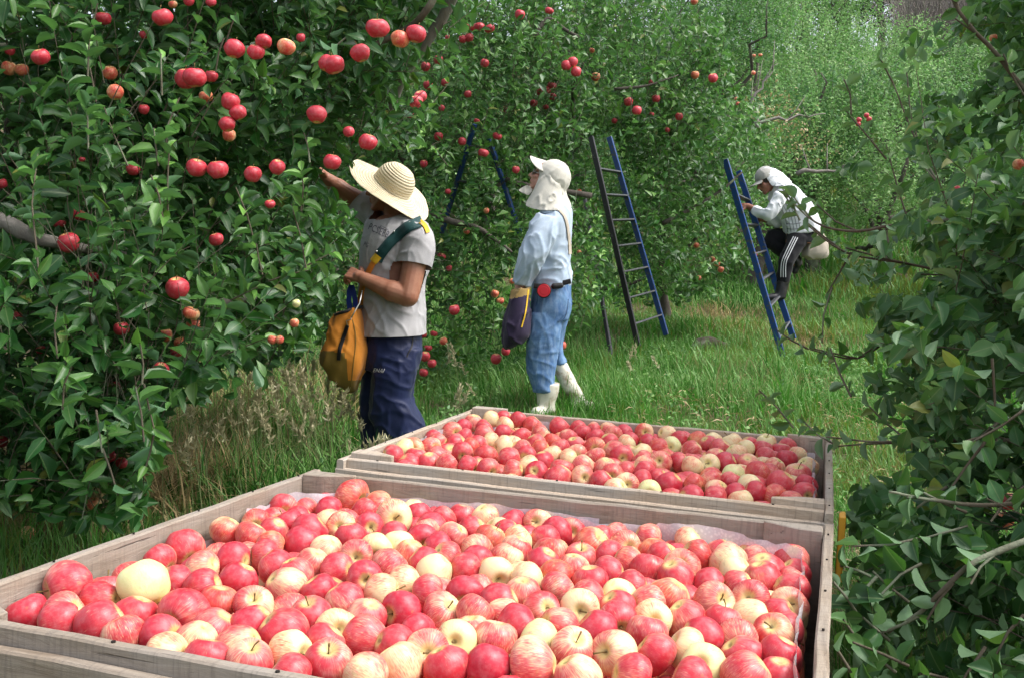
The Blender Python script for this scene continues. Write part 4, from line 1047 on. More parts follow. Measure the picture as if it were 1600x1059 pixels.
# neck flap: rows of (x,y,dz), each row one horizontal line round the head
def flap(rws, d, name, parent, mat, th=.004):
    return sheet_obj(name, [[P(x, y, d + z) for x, y, z in r] for r in rws], mat, parent, th, 3, folds(.014, (.45, 0, 1), 14, None, .2, 4))
flap([[(846, 262, .05), (846, 264, -.03), (849, 264, -.07), (860, 266, -.085), (872, 270, -.08), (881, 276, -.035), (885, 280, .03)],
      [(842, 285, .05), (839, 284, -.05), (843, 285, -.10), (857, 290, -.128), (870, 297, -.115), (880, 299, -.06), (884, 298, .03)],
      [(834, 300, .05), (830, 303, -.06), (838, 305, -.115), (854, 309, -.142), (868, 310, -.130), (882, 312, -.07), (886, 308, .03)],
      [(824, 314, .04), (820, 319, -.07), (834, 321, -.13), (852, 325, -.165), (868, 322, -.150), (884, 324, -.10), (892, 318, .02)],
      [(824, 318, .04), (819, 322, -.075), (834, 328, -.135), (852, 330, -.175), (868, 329, -.165), (882, 333, -.13), (894, 328, .02)]], d2, 'neck_flap', W2, CAPC)
flap([[(833, 291, 0), (828, 292, -.02), (822, 290, -.04)], [(832, 300, -.02), (822, 298, -.04), (812, 296, -.05)], [(826, 308, -.03), (818, 303, -.05), (809, 299, -.05)]], d2, 'flap_tie', W2, CAPC)
# shirt
b = Body()
b.loft([(853, 318, 888, 322, 0, .16), (845, 330, 893, 330, 0, .30), (834, 350, 893, 350, 0, .40), (830, 385, 891, 385, 0, .36), (828, 415, 892, 415, 0, .33), (829, 438, 894, 434, 0, .33), (832, 452, 892, 448, 0, .30)], d2)
b.loft([(838, 334, 872, 342, -.14, .15), (828, 352, 872, 366, -.17, .17), (820, 375, 862, 388, -.19, .165), (812, 398, 850, 410, -.19, .155), (805, 420, 838, 428, -.17, .14), (803, 434, 831, 440, -.15, .12), (804, 446, 828, 449, -.14, .105)], d2)
b.loft([(838, 334, 872, 342, .14, .15), (832, 360, 868, 372, .18, .16), (822, 392, 856, 402, .19, .15), (806, 425, 836, 434, .12, .13), (800, 440, 826, 446, .09, .11)], d2)
shirt2 = remesh(b, 'shirt', [BLUESHIRT], .0085, 3, sumf(folds(.016, (-.5, 0, -.9), 10, P(835, 395, d2 - .2), .22, 1), folds(.012, (.9, 0, -.35), 12, P(870, 430, d2 - .1), .2, 5), folds(.010, (.15, 0, 1), 9, None, .2, 8)), W2, cuts=[])
sheet_obj('collar', [[P(x, y, d2 + z) for x, y, z in r] for r in [[(846, 326, -.10), (856, 322, -.14), (870, 322, -.13), (884, 324, -.06)], [(843, 334, -.13), (855, 333, -.17), (872, 332, -.16), (888, 333, -.08)]]], BLUESHIRT, shirt2, .005)
T2 = bvh(shirt2)
band('shoulder_strap', T2, [(872, 327), (882, 338), (887, 355), (890, 380), (891, 398)], 5, BEIGE, W2, d2 - .1, .006, .003, 16)
# jeans
b = Body()
b.loft([(833, 440, 893, 436, 0, .29), (831, 460, 893, 458, 0, .32), (829, 482, 893, 480, 0, .33), (827, 505, 888, 500, 0, .31)], d2)
b.loft([(827, 490, 880, 492, -.06, .20), (824, 520, 876, 522, -.07, .2), (822, 550, 872, 552, -.07, .195), (824, 580, 868, 580, -.07, .19), (830, 600, 866, 600, -.07, .18), (833, 612, 866, 611, -.07, .175)], d2)
b.loft([(840, 490, 890, 492, .08, .20), (846, 515, 884, 515, .10, .19), (852, 535, 879, 538, .12, .17), (858, 552, 880, 552, .13, .16), (864, 564, 884, 560, .13, .15), (866, 572, 886, 566, .13, .15)], d2)
remesh(b, 'jeans', [DENIM], .0085, 3, sumf(folds(.008, (1, 0, -.3), 16, P(848, 585, d2 - .1), .22, 2, .35), folds(.007, (.9, 0, .4), 12, P(850, 500, d2 - .15), .2, 6), folds(.006, (.1, 0, 1), 12, None, .2, 4)), W2)
TJ = bvh(W2.children[-1]); jeans = W2.children[-1]
band('back_pocket', TJ, [(859, 466), (861, 488), (868, 502), (880, 500), (886, 486), (888, 468)], 1.1, DENIMD, jeans, d2 - .15, .002, .002, 18)
band('belt', TJ, [(834, 447), (850, 448), (868, 446), (880, 443), (892, 440)], 8, BLACK, W2, d2 - .15, .022, .006, 16)
b = Body(); b.chain([P(866, 448, d2 - .19), P(876, 447, d2 - .18)], [.022, .020]); remesh(b, 'belt_pouch', [BLACK], .006, 2, None, W2)
g = Geo(); c_ = P(850, 455, d2 - .22); nn = V3(-.15, -1, .05).normalized(); u_ = nn.orthogonal().normalized(); v_ = nn.cross(u_)
g.ring([[c_ + nn * z + (u_ * math.cos(t) + v_ * math.sin(t)) * r for t in [2 * PI * k / 32 for k in range(32)]] for z, r in ((-.03, .038), (0, .044), (.006, .044), (.010, .041), (.010, .027), (.011, .024))]); rl = g.obj('tape_reel', REDP, W2, False); g = Geo(); g.tube([c_ + nn * .004 + (u_ * math.cos(t) + v_ * math.sin(t)) * .045 for t in [2 * PI * k / 28 for k in range(29)]], .004, 6, False); g.obj('reel_rim', BLACK, rl, True)
# white boots
def boot(rings, foot, rad, d, mat, parent, vox=.008):
    b = Body(); b.loft(rings, d); b.chain(foot, rad); return remesh(b, 'boot', [mat], vox, 3, lambda p: .003 * noise.noise(p * 22), parent)
boot([(839, 600, 875, 598, -.07, .15), (838, 612, 873, 612, -.07, .145), (839, 628, 868, 628, -.07, .12), (839, 642, 868, 642, -.07, .12)], [P(858, 640, d2 - .07), P(846, 643, d2 - .10), P(838, 645, d2 - .16)], [.045, .045, .04], d2, WBOOT, W2)
boot([(862, 572, 884, 562, .13, .13), (870, 590, 894, 582, .13, .125), (880, 608, 903, 600, .12, .115), (889, 622, 912, 616, .12, .105), (892, 632, 914, 630, .12, .10)], [P(900, 632, d2 + .11), P(912, 633, d2 + .08), P(922, 634, d2 + .05)], [.048, .042, .033], d2, WBOOT, W2)
# dark bag
bag2 = empty('picking_bag', P(806, 540, d2 - .15)); tag(bag2, 'dark purple cloth picking bag hanging at the cap wearer\'s thigh', 'bag')
b = Body()
b.loft([(800, 455, 830, 448, -.14, .2), (796, 475, 829, 475, -.15, .24), (788, 500, 828, 500, -.15, .26), (785, 525, 826, 522, -.15, .24), (787, 541, 820, 532, -.15, .16), (791, 546, 808, 540, -.15, .08)], d2)
bg2 = remesh(b, 'cloth', [PURPLE, TAN], .009, 2, folds(.016, (.15, 0, 1), 11, None, .2, 2), bag2)
pts_ = np.array([p.center[:] for p in bg2.data.polygons]); bx, by, _ = proj(pts_); bg2.data.polygons.foreach_set('material_index', (by < 467 - (bx - 800) * .2).astype(np.int32))
TB2 = bvh(bg2); band('strap', TB2, [(826, 450), (824, 470), (821, 490), (815, 512)], 2.2, YSTRAP, bag2, d2 - .3, .004, .003, 12)

# ============ worker climbing the ladder
d3 = 10.3
W3 = empty('person', P(1215, 470, d3)); tag(W3, 'picker in a white shirt and striped black trousers climbing the blue ladder', 'person')
b = Body(); F3 = (-RT * .9 - UP * .55 - AW * .25).normalized(); U3 = (UP - RT * .5).normalized()
hc3 = P(1196, 284, d3 - .05); q3 = head(b, hc3, F3, U3, 1.0)
nk = P(1216, 304, d3)
b.chain([hc3 + V3(.06, 0, -.02), nk], [.055, .06])
b.loft([(1206, 296, 1226, 290, 0, .24), (1208, 320, 1248, 306, 0, .34), (1222, 345, 1264, 335, 0, .3), (1228, 365, 1272, 358, 0, .28), (1228, 380, 1268, 382, 0, .28)], d3)
sa_, ea_, wa_ = P(1216, 312, d3 - .2), P(1199, 336, d3 - .22), P(1168, 323, d3 - .13)
b.chain([sa_, ea_, wa_], [.05, .042, .032]); hand(b, wa_, V3(-1, .15, .12), V3(0, .6, -.8), (70, 70, 40), 1.0, 1)
sb_, eb_, wb_ = P(1222, 312, d3 + .15), P(1213, 348, d3 + .12), P(1192, 343, d3 + .10)
b.chain([sb_, eb_, wb_], [.05, .042, .032]); hand(b, wb_, V3(-1, 0, .1), V3(0, -.6, -.8), (70, 70, 40), 1.0, -1)
b.chain([P(1245, 375, d3 - .08), P(1228, 410, d3 - .11), P(1222, 450, d3 - .07)], [.08, .055, .032]); b.chain([P(1220, 458, d3 - .07), P(1206, 465, d3 - .09)], [.030, .024])
b.chain([P(1240, 372, d3 + .1), P(1203, 375, d3 + .14), P(1240, 410, d3 + .12)], [.08, .06, .034]); b.chain([P(1241, 410, d3 + .12), P(1244, 418, d3 + .12)], [.03, .026])
remesh(b, 'body', [SKIN3], .008, 2, None, W3); eyes(q3, 1, W3)
g = Body(); g.ell3(q3(-.02, .03, 0), (.103, .080, .095), F3, F3.cross(U3).normalized(), U3, 16); remesh(g, 'hair', [HAIR], .009, 2, None, W3)
b = Body(); b.ell3(q3(-.018, .058, 0), (.108, .092, .088), F3, F3.cross(U3).normalized(), U3, 20)
cap3 = remesh(b, 'cap', [CAPG], .009, 2, folds(.004, (0, 0, 1), 10, None, .2, 3), W3, cuts=[(q3(0, .03, 0), -U3)])
L3 = F3.cross(U3).normalized(); rows = []
for i in range(5):
    t = i / 4; rows.append([q3(.066, .045, 0) + L3 * u * .085 + F3 * (.10 * t * (.3 + .7 * math.sqrt(max(0, 1 - abs(u) ** 2)))) - U3 * (.02 * u * u + .012 * t) for u in [-1 + j / 4 for j in range(9)]])
sheet_obj('bill', rows, CAPG, cap3, .006)
flap([[(1190, 262, -.10), (1200, 262, -.12), (1210, 264, -.08), (1214, 266, .02)], [(1196, 276, -.13), (1206, 276, -.14), (1218, 272, -.10), (1224, 272, .02)], [(1203, 288, -.13), (1212, 287, -.15), (1224, 281, -.12), (1232, 280, .02)], [(1207, 292, -.14), (1218, 292, -.17), (1230, 288, -.14), (1240, 288, .02)]], d3, 'neck_flap', W3, WHITEC)
b = Body()
b.loft([(1204, 294, 1222, 283, 0, .20), (1203, 312, 1240, 292, 0, .38), (1212, 332, 1258, 308, 0, .38), (1222, 350, 1272, 328, 0, .36), (1226, 362, 1280, 348, 0, .35), (1228, 368, 1279, 362, 0, .34)], d3)
b.chain([sa_, P(1206, 330, d3 - .22), ea_, P(1182, 331, d3 - .17)], [.075, .068, .066, .05]); b.chain([sb_, eb_, P(1203, 346, d3 + .11)], [.072, .062, .052])
shirt3 = remesh(b, 'shirt', [WHITEC], .0095, 3, sumf(folds(.016, (-.6, 0, 1), 9, None, .2, 1), folds(.01, (1, 0, .2), 9, P(1200, 335, d3 - .2), .15, 4)), W3)
T3 = bvh(shirt3)
for k in range(5): band('stripe', T3, [(1216 + k * 5, 318 - k * 1), (1226 + k * 4.5, 338 - k * 2), (1231 + k * 5, 364 - k)], .7, STRIPE, shirt3, d3 - .15, .003, .002, 10)
for k in range(2): band('stripe', T3, [(1229, 350 + k * 8), (1240, 351 + k * 8), (1252, 349 + k * 8)], .7, STRIPE, shirt3, d3 - .15, .003, .002, 8)
b = Body()
b.loft([(1228, 362, 1276, 356, 0, .30), (1228, 378, 1270, 380, 0, .30)], d3)
b.chain([P(1246, 376, d3 - .08), P(1229, 408, d3 - .12), P(1223, 438, d3 - .07)], [.105, .082, .068]); b.chain([P(1242, 370, d3 + .09), P(1209, 371, d3 + .13), P(1205, 378, d3 + .13), P(1236, 404, d3 + .12)], [.10, .088, .085, .062])
tr3 = remesh(b, 'trousers', [BLACKC], .010, 3, folds(.008, (0, 0, 1), 9, None, .2, 1), W3)
T4 = bvh(tr3)
for k in range(3): band('white_stripe', T4, [(1240 + k * 3.2, 370 + k), (1228 + k * 3.4, 394 + k), (1221 + k * 3.6, 412), (1220 + k * 3.8, 434)], 1.4, WHITEINK, tr3, d3 - .2, .004, .002, 16)
boot([(1214, 434, 1236, 434, -.07, .13), (1213, 448, 1231, 448, -.07, .12), (1210, 462, 1228, 464, -.07, .11), (1210, 467, 1227, 468, -.07, .11)], [P(1220, 464, d3 - .07), P(1208, 465, d3 - .09), P(1198, 466, d3 - .10)], [.045, .042, .036], d3, BBOOT, W3, .010)
boot([(1228, 400, 1246, 394, .12, .12), (1238, 412, 1252, 404, .12, .11), (1243, 420, 1254, 414, .12, .1)], [P(1246, 416, d3 + .12), P(1242, 425, d3 + .12)], [.04, .033], d3, BBOOT, W3, .010)
bag3 = empty('picking_bag', P(1275, 405, d3)); tag(bag3, 'beige cloth picking bag hanging behind the climbing picker', 'bag')
b = Body(); b.loft([(1262, 364, 1280, 358, .02, .2), (1258, 382, 1290, 376, .02, .24), (1252, 398, 1295, 396, .02, .24), (1262, 406, 1290, 405, .02, .16)], d3); remesh(b, 'cloth', [BEIGE], .011, 2, folds(.016, (.3, 0, 1), 10, None, .2, 2), bag3)

# ------------------------------------------------------------------ ladders
def ladder(label, r1, r2, rungs, mat1, mat2, wpx=.055, thk=.03, prop=None, group='blue orchard ladders'):
    """r1, r2: (top, bottom) world points of the two rails; rungs: fractions"""
    root = empty('ladder', (r1[1] + r2[1]) / 2); tag(root, label, 'ladder', group)
    side = ((r2[1] + r2[0]) - (r1[1] + r1[0])).normalized()
    for (a, b_), mt in ((r1, mat1), (r2, mat2)):
        z = (b_ - a).normalized(); x = (side - z * side.dot(z)).normalized(); y = z.cross(x); g = Geo()
        g.box((a + b_) / 2, (thk, wpx, (b_ - a).length), Matrix((x, y, z)).transposed(), .003); g.obj('rail', mt, root)
    for f in rungs:
        a, b_ = r1[0].lerp(r1[1], f), r2[0].lerp(r2[1], f); x = (b_ - a).normalized(); z = (r1[0] - r1[1]).normalized(); z = (z - x * z.dot(x)).normalized(); y = z.cross(x)
        g = Geo(); g.box((a + b_) / 2, ((b_ - a).length, .055, .018), Matrix((x, y, z)).transposed(), .003); g.obj('rung', STEEL, root)
    if prop:
        a, b_, mt = prop; g = Geo(); z = (b_ - a).normalized(); x = (side - z * side.dot(z)).normalized(); y = z.cross(x)
        g.box((a + b_) / 2, (.035, .035, (b_ - a).length), Matrix((x, y, z)).transposed(), .003); g.obj('prop_pole', mt, root)
    return root
ladder('tall dark and blue ladder leaning in the tree right of the cap wearer', (P(921, 205, 10.3), P(997, 541, 10.2)), (P(952, 215, 10.7), P(1041, 524, 10.6)), (.18, .30, .42, .54, .66, .78, .90), DARKM, BLUE, .058, .028, (P(912, 300, 10.6), P(958, 573, 9.7), DARKM))
ladder('blue ladder carrying the climbing picker', (P(1133, 250, 10.0), P(1224, 560, 9.9)), (P(1154, 268, 10.35), P(1240, 530, 10.2)), (.18, .33, .48, .61, .745, .90), BLUE, BLUE, .060, .028)
ladder('blue tripod ladder half hidden in leaves behind the cap wearer', (P(742, 195, 7.9), P(690, 365, 8.2)), (P(757, 195, 7.9), P(812, 365, 8.0)), (.20, .52), BLUE, BLUE, .055, .03)
print('people done')
# ------------------------------------------------------------------ leaves
def leaf_template(lod, fold=.22, curl=.18, wave=0.0, seed=0):
    """columns x rows strip, unit length along y, width factor w applied to x; z normal. returns V, F, rib distance"""
    if lod == 0: rows = [(0, .02), (.16, .62), (.36, .98), (.58, .92), (.78, .60), (.92, .26), (1, .01)]; cols = (-1, -.5, 0, .5, 1)
    elif lod == 1: rows = [(0, .03), (.22, .8), (.52, .98), (.8, .55), (1, .02)]; cols = (-1, 0, 1)
    elif lod == 2: rows = [(0, .05), (.45, 1), (1, .03)]; cols = (-1, 0, 1)
    else: rows = [(0, .15), (.45, 1), (1, .05)]; cols = (-1, 1)
    V = []; rib = []; n = len(cols); r = random.Random(seed)
    for y, wd in rows:
        for c in cols:
            z = fold * abs(c) * wd - curl * y * y + (wave * math.sin(y * 9 + c * 2 + seed) * abs(c) * wd)
            V.append((c * wd, y, z)); rib.append(abs(c) * wd)
    F = [[i * n + j, i * n + j + 1, (i + 1) * n + j + 1, (i + 1) * n + j] for i in range(len(rows) - 1) for j in range(n - 1)]
    return np.array(V), np.array(F), np.array(rib)
def unit(v): return v / (np.linalg.norm(v, axis=-1, keepdims=True) + 1e-9)

class Leaves:
    def __init__(s): s.O = []; s.A = []; s.Nn = []; s.L = []; s.W = []; s.C = []
    def add(s, O, A, Nn, L, W, C): s.O.append(O); s.A.append(A); s.Nn.append(Nn); s.L.append(L); s.W.append(W); s.C.append(C)
    def cat(s):
        s.O, s.A, s.Nn = map(np.vstack, (s.O, s.A, s.Nn)); s.L, s.W = np.concatenate(s.L), np.concatenate(s.W); s.C = np.vstack(s.C)
        s.A = unit(s.A); s.Nn = unit(s.Nn - s.A * (s.Nn * s.A).sum(1, keepdims=True)); return s
    def keep(s, k): s.O, s.A, s.Nn, s.L, s.W, s.C = (a[k] for a in (s.O, s.A, s.Nn, s.L, s.W, s.C)); return s
    def basis(s): return np.cross(s.A, s.Nn)
    def mesh(s, name, mat, lod, idx):
        if len(idx) == 0: idx = np.arange(1)
        Vs = []; Fs = []; Cs = []; off = 0; parts = np.array_split(idx, 4) if lod < 3 else [idx]
        for v, ix in enumerate(parts):
            if len(ix) == 0: continue
            T, F, rib = leaf_template(lod, (.16, .30, .10, .36)[v], (.10, .28, .42, .18)[v], .06, v)
            S = s.basis()[ix]; L = s.L[ix][:, None, None]; Wd = (s.W[ix] * .5)[:, None, None]
            V = s.O[ix][:, None] + L * (T[None, :, 1:2] * s.A[ix][:, None] + T[None, :, 2:3] * s.Nn[ix][:, None] * .8) + L * Wd * T[None, :, 0:1] * S[:, None]
            n, k = len(ix), len(T)
            Vs.append(V.reshape(-1, 3)); Fs.append((F[None] + (np.arange(n) * k)[:, None, None] + off).reshape(-1, 4)); off += n * k
            C = np.empty((n, k, 4)); C[:, :, 0] = s.C[ix][:, None, 0]; C[:, :, 1] = s.C[ix][:, None, 1]; C[:, :, 2] = rib[None] if lod < 3 else 1; C[:, :, 3] = 1
            Cs.append(C.reshape(-1, 4))
        return mesh_np(name, np.vstack(Vs), np.vstack(Fs), [mat], True, {'var': ('FLOAT_COLOR', np.vstack(Cs))})

GA = 2.39996
def shoots(rg, B, D, Ls, leafL, young, per=.024, droop=.0, wratio=.5, upn=.55, splay=1.0):
    """leaves up a set of shoots. B base, D direction, Ls length"""
    out_ = Leaves(); segs = []
    kmax = int(Ls.max() / per) + 1
    D = unit(D); e1 = unit(np.cross(D, rg.normal(size=D.shape))); e2 = np.cross(D, e1); bend = rg.normal(size=(len(B), 3)) * .16; ph0 = rg.uniform(0, 6.28, len(B))
    for k in range(kmax):
        d = (k + rg.uniform(.2, .8, len(B))) * per; ok = d < Ls
        if not ok.any(): break
        t = (d / Ls)[:, None]; pos = B + D * d[:, None] + bend * (t ** 2) * Ls[:, None] + np.array([0, 0, -droop]) * (t ** 2) * Ls[:, None]
        a = ph0 + k * GA; rad = e1 * np.cos(a)[:, None] + e2 * np.sin(a)[:, None]
        up = .30 + 1.1 * t ** 3
        A = unit(rad * splay + D * up + rg.normal(size=D.shape) * .34 + np.array([0, 0, -.22]))
        Nn = unit(D * .8 + np.array([0, 0, upn * .6]) + np.array([.12, -.28, 0]) + rg.normal(size=D.shape) * .55)
        sz = leafL * (1 - .38 * t[:, 0] ** 3) * rg.uniform(.68, 1.12, len(B)) * np.where(t[:, 0] < .1, .8, 1)
        C = np.stack([rg.uniform(0, 1, len(B)) ** 1.2, np.clip(young * (.25 + .9 * t[:, 0] ** 2) + rg.normal(size=len(B)) * .06, 0, 1)], 1)
        out_.add(pos[ok], A[ok], Nn[ok], sz[ok], (np.full(len(B), wratio) * rg.uniform(.82, 1.15, len(B)))[ok], C[ok])
    ends = B + D * Ls[:, None] + bend * Ls[:, None] + np.array([0, 0, -droop]) * Ls[:, None]; mid = B + D * Ls[:, None] * .5 + bend * .25 * Ls[:, None] + np.array([0, 0, -droop * .25]) * Ls[:, None]
    return out_.cat(), np.stack([B, mid, ends], 1)
def twig_mesh(name, segs, r0, r1, mat, sides=4):
    n = len(segs)
    if n == 0: return None
    rr = [r0, (r0 + r1) / 2, r1]; ang = np.arange(sides) * 2 * PI / sides; D = unit(segs[:, 2] - segs[:, 0]); e1 = unit(np.cross(D, np.array([.3, .5, .8]))); e2 = np.cross(D, e1)
    V = np.stack([segs[:, j][:, None] + rr[j] * (e1[:, None] * np.cos(ang)[None, :, None] + e2[:, None] * np.sin(ang)[None, :, None]) for j in range(3)], 1)
    k = np.arange(sides); F = np.vstack([np.stack([j * sides + k, j * sides + (k + 1) % sides, (j + 1) * sides + (k + 1) % sides, (j + 1) * sides + k], 1) for j in range(2)])
    return mesh_np(name, V.reshape(-1, 3), (F[None] + (np.arange(n) * sides * 3)[:, None, None]).reshape(-1, 4), [mat])

# keep-clear outlines: in front of these the crowns are pruned back (photo pixels, nearer than dist)
def inpoly(x, y, poly):
    c = np.zeros(len(x), bool); n = len(poly)
    for i in range(n):
        x1, y1 = poly[i]; x2, y2 = poly[(i + 1) % n]
        m_ = ((y1 > y) != (y2 > y)); xi = (x2 - x1) * (y - y1) / (y2 - y1 + 1e-9) + x1; c ^= m_ & (x < xi)
    return c
CLEAR = [([(548, 235), (690, 235), (695, 700), (560, 720), (560, 640), (500, 620), (500, 470), (525, 455), (522, 408), (560, 395), (556, 340), (540, 318), (505, 292), (498, 262), (552, 262)], 5.7),
         ([(795, 235), (905, 235), (905, 560), (940, 650), (820, 655), (780, 560), (785, 440), (812, 380), (800, 300)], 7.3),
         ([(1140, 235), (1160, 250), (1300, 250), (1310, 410), (1250, 440), (1255, 560), (1215, 575), (1180, 470), (1125, 260)], 10.9),
         ([(914, 212), (960, 205), (1052, 530), (1040, 545), (985, 550)], 10.8), ([(685, 365), (722, 240), (745, 240), (705, 365)], 7.9), ([(760, 230), (785, 230), (810, 340), (795, 340)], 7.8),
         ([(930, 505), (945, 505), (965, 580), (950, 580)], 9.8), ([(-60, 312), (0, 336), (50, 358), (100, 372), (150, 384), (150, 402), (90, 402), (0, 372), (-60, 350)], 3.3)]
def poly_y(xs, pts):
    return np.interp(xs, [p[0] for p in pts], [p[1] for p in pts])
TREES = []
def limb(p0, p1, r0, r1, rg, n=7, wob=.06, sag=0):
    p0, p1 = Vector(p0), Vector(p1); L = (p1 - p0).length; pts = []
    for i in range(n):
        t = i / (n - 1); o = Vector(rg.normal(size=3)) * wob * L * math.sin(t * PI) * .6
        pts.append(p0.lerp(p1, t) + o + Vector((0, 0, sag * L * math.sin(t * PI))))
    return pts, [r0 + (r1 - r0) * (i / (n - 1)) for i in range(n)]
def tree(name, label, base, crowns, nsh, leafL, lod, mat, seed, group, nindiv=0, low=None, extra=(), limbs=(), young=.25, trunk_r=.09, wratio=.5, shL=(.18, .45), tilt=(0, 0, .8), clear=True, pockets=0, margin=260, top=None, upn=.55, droop=.0, trunk=True, gap=None, side=None, splay=1.0, allow=False):
    """crowns: (cx,cy,cz,rx,ry,rz,weight) ; extra: explicit shoots ([world pts], leafL, young)"""
    rg = np.random.default_rng(seed); Bs = []; Cs = []
    wsum = sum(c[6] for c in crowns)
    for c in crowns:
        n = int(nsh * c[6] / wsum); v = unit(rg.normal(size=(n, 3))) * (rg.uniform(.18, 1, (n, 1)) ** .45); lump = 1 + (.16 if lod < 3 else .26) * np.sin(v[:, 0:1] * 7 + seed) * np.cos(v[:, 2:3] * 6 + c[0])
        Bs.append(np.array(c[:3]) + v * np.array(c[3:6]) * lump); Cs.append(unit(v * np.array([1, 1, .6])))
    B = np.vstack(Bs); out_d = np.vstack(Cs)
    x, y, z = proj(B); k = (x > -margin) & (x < 1600 + margin) & (y > -margin) & (y < 1059 + margin) & (z > .8); B, out_d, z = B[k], out_d[k], z[k]
    D = unit(out_d * .55 + np.array(tilt) + rg.normal(size=B.shape) * .38); Ls = rg.uniform(shL[0], shL[1], len(B))
    lv, segs = shoots(rg, B, D, Ls, leafL, young * rg.uniform(.2, 1.8, len(B)) * (rg.random(len(B)) < .6), per=leafL * (.30 if lod < 2 else .42), wratio=wratio, upn=upn, droop=droop, splay=splay)
    def ok(Pn, pad=0):
        x, y, z = proj(Pn); k = np.ones(len(Pn), bool)
        if low is not None: k &= y < poly_y(x, low) + 12 * np.sin(x * .13 + seed)
        if top is not None: k &= y > poly_y(x, top) + 10 * np.sin(x * .11 + seed)
        if side is not None: k &= side(x, y, z)
        if clear:
            for pg, dist in CLEAR: k &= ~((z < dist) & inpoly(x, y, pg))
        k &= Pn[:, 2] > gz(Pn[:, 0], Pn[:, 1]) + .03
        # crates stay free
        for w_ in CR:
            c, r, W_, D_ = CR[w_]; R_ = np.array(quat(r).to_matrix()); q_ = (Pn - np.array(c)) @ R_
            k &= ~((np.abs(q_[:, 0]) < W_ / 2 + .06) & (np.abs(q_[:, 1]) < D_ / 2 + .05))
        if gap is not None:
            k &= ~((np.array([noise.noise(Vector(p) * gap[0] + Vector((seed, 0, 0))) for p in Pn]) > gap[1]))
        return k
    lv.keep(ok(lv.O + lv.A * lv.L[:, None] * .5)); sk = ok(segs[:, 1]) & ok(segs[:, 2]) & ok(segs[:, 0]); segs = segs[sk]
    if lod == 3 and name == 'apple_tree':      # clumps of lighter and darker leaves rather than even speckle
        o_ = lv.O; cl = .5 + .5 * np.sin(o_[:, 0] * 3.1 + seed) * np.sin(o_[:, 2] * 4.3 + o_[:, 1] * 1.3) + .25 * np.sin(o_[:, 0] * 8.3 + o_[:, 2] * 6.1)
        lv.C[:, 0] = np.clip(.25 * lv.C[:, 0] + .75 * cl, 0, .95); lv.C[:, 1] = np.clip(lv.C[:, 1] * (.4 + cl), 0, 1)
    ex_l = []; ex_s = []
    for pts, LL, yg, dens in extra:
        pts = [np.array(p) for p in pts]
        for a, b_ in zip(pts, pts[1:]):
            L_ = np.linalg.norm(b_ - a); l2, s2 = shoots(rg, a[None], (b_ - a)[None], np.array([L_]), LL, np.array([yg * 1.7]), per=LL * dens, wratio=wratio, upn=.5)
            ex_l.append(l2); ex_s.append(s2)
    for l2 in ex_l:
        xx, yy, zz = proj(l2.O + l2.A * l2.L[:, None] * .5); kk = np.ones(len(xx), bool)
        if not allow:
            for pg, dist in CLEAR: kk &= ~((zz < dist) & inpoly(xx, yy, pg))
        l2.keep(kk)
        for f in ('O', 'A', 'Nn', 'L', 'W', 'C'): setattr(lv, f, np.concatenate([getattr(lv, f), getattr(l2, f)]))
    ex_s = [s_ for s_ in ex_s if allow or not any((inpoly(*proj(s_[0])[:2], pg) & (proj(s_[0])[2] < dist)).any() for pg, dist in CLEAR)]
    root = empty('apple_tree' if 'pine' not in name else name, (base[0], base[1], float(gz(base[0], base[1])))) ; tag(root, label, 'tree', group)
    root.name = name
    # trunk and limbs
    zb = float(gz(base[0], base[1])); cz = np.mean([c[2] for c in crowns]); hgt = max(.5, (cz - zb) * .75)
    if trunk:
        g = Geo(); tp = Vector((base[0] + rg.normal() * .08, base[1] + rg.normal() * .08, zb + hgt)); pts, rr = limb((base[0], base[1], zb - .15), tp, trunk_r * 1.35, trunk_r * .8, rg, 9, .05); rr[0] *= 1.5; g.tube(pts, rr, 12)
        g.obj('trunk', TRUNK, root, True)
        for i in range(6):
            c = crowns[i % len(crowns)]; v = unit(rg.normal(size=3)) * .75; e = Vector(np.array(c[:3]) + v * np.array(c[3:6]) + np.array([0, 0, c[5] * .2])); st = Vector(pts[-1]).lerp(Vector(pts[4]), rg.uniform(0, 1)); pl, rl = limb(st, e, trunk_r * .55, trunk_r * .10, rg, 8, .10, .05)
            xx, yy, zz = proj([p[:] for p in pl]); bad = False
            for pg, dist in CLEAR: bad |= bool(((zz < dist) & inpoly(xx, yy, pg)).any())
            if low is not None: bad |= bool((yy > poly_y(xx, low)).any())
            if bad: continue
            g = Geo(); g.tube(pl, rl, 8); g.obj('limb', TRUNK, root, True)
    for pl, r0, r1 in limbs:
        n = len(pl); g = Geo(); P_ = []
        for i in range(n - 1):
            for q_ in range(4):
                t = q_ / 4; p0, p1, p2, p3 = [Vector(pl[max(0, min(n - 1, i + k_))]) for k_ in (-1, 0, 1, 2)]
                P_.append(.5 * ((2 * p1) + (-p0 + p2) * t + (2 * p0 - 5 * p1 + 4 * p2 - p3) * t * t + (-p0 + 3 * p1 - 3 * p2 + p3) * t ** 3) + Vector(rg.normal(size=3)) * min(r0, .02) * .13)
        P_.append(Vector(pl[-1])); g.tube(P_, [(r0 + (r1 - r0) * (i / (len(P_) - 1))) * (1 + .05 * rg.normal()) for i in range(len(P_))], 9); g.obj('limb', (BARK if seed == 11 else TRUNK) if r0 > .011 else TWIG, root, True)
    tr_ = max(.0018, leafL * .024); me = twig_mesh('twigs', segs, tr_, tr_ * .5, TWIG)
    if me: tag(link('twigs', me, root), kind='stuff')
    if ex_s:
        me = twig_mesh('shoot_stems', np.vstack(ex_s), .0032, .0022, TWIG, 5); tag(link('shoot_stems', me, root), kind='stuff')
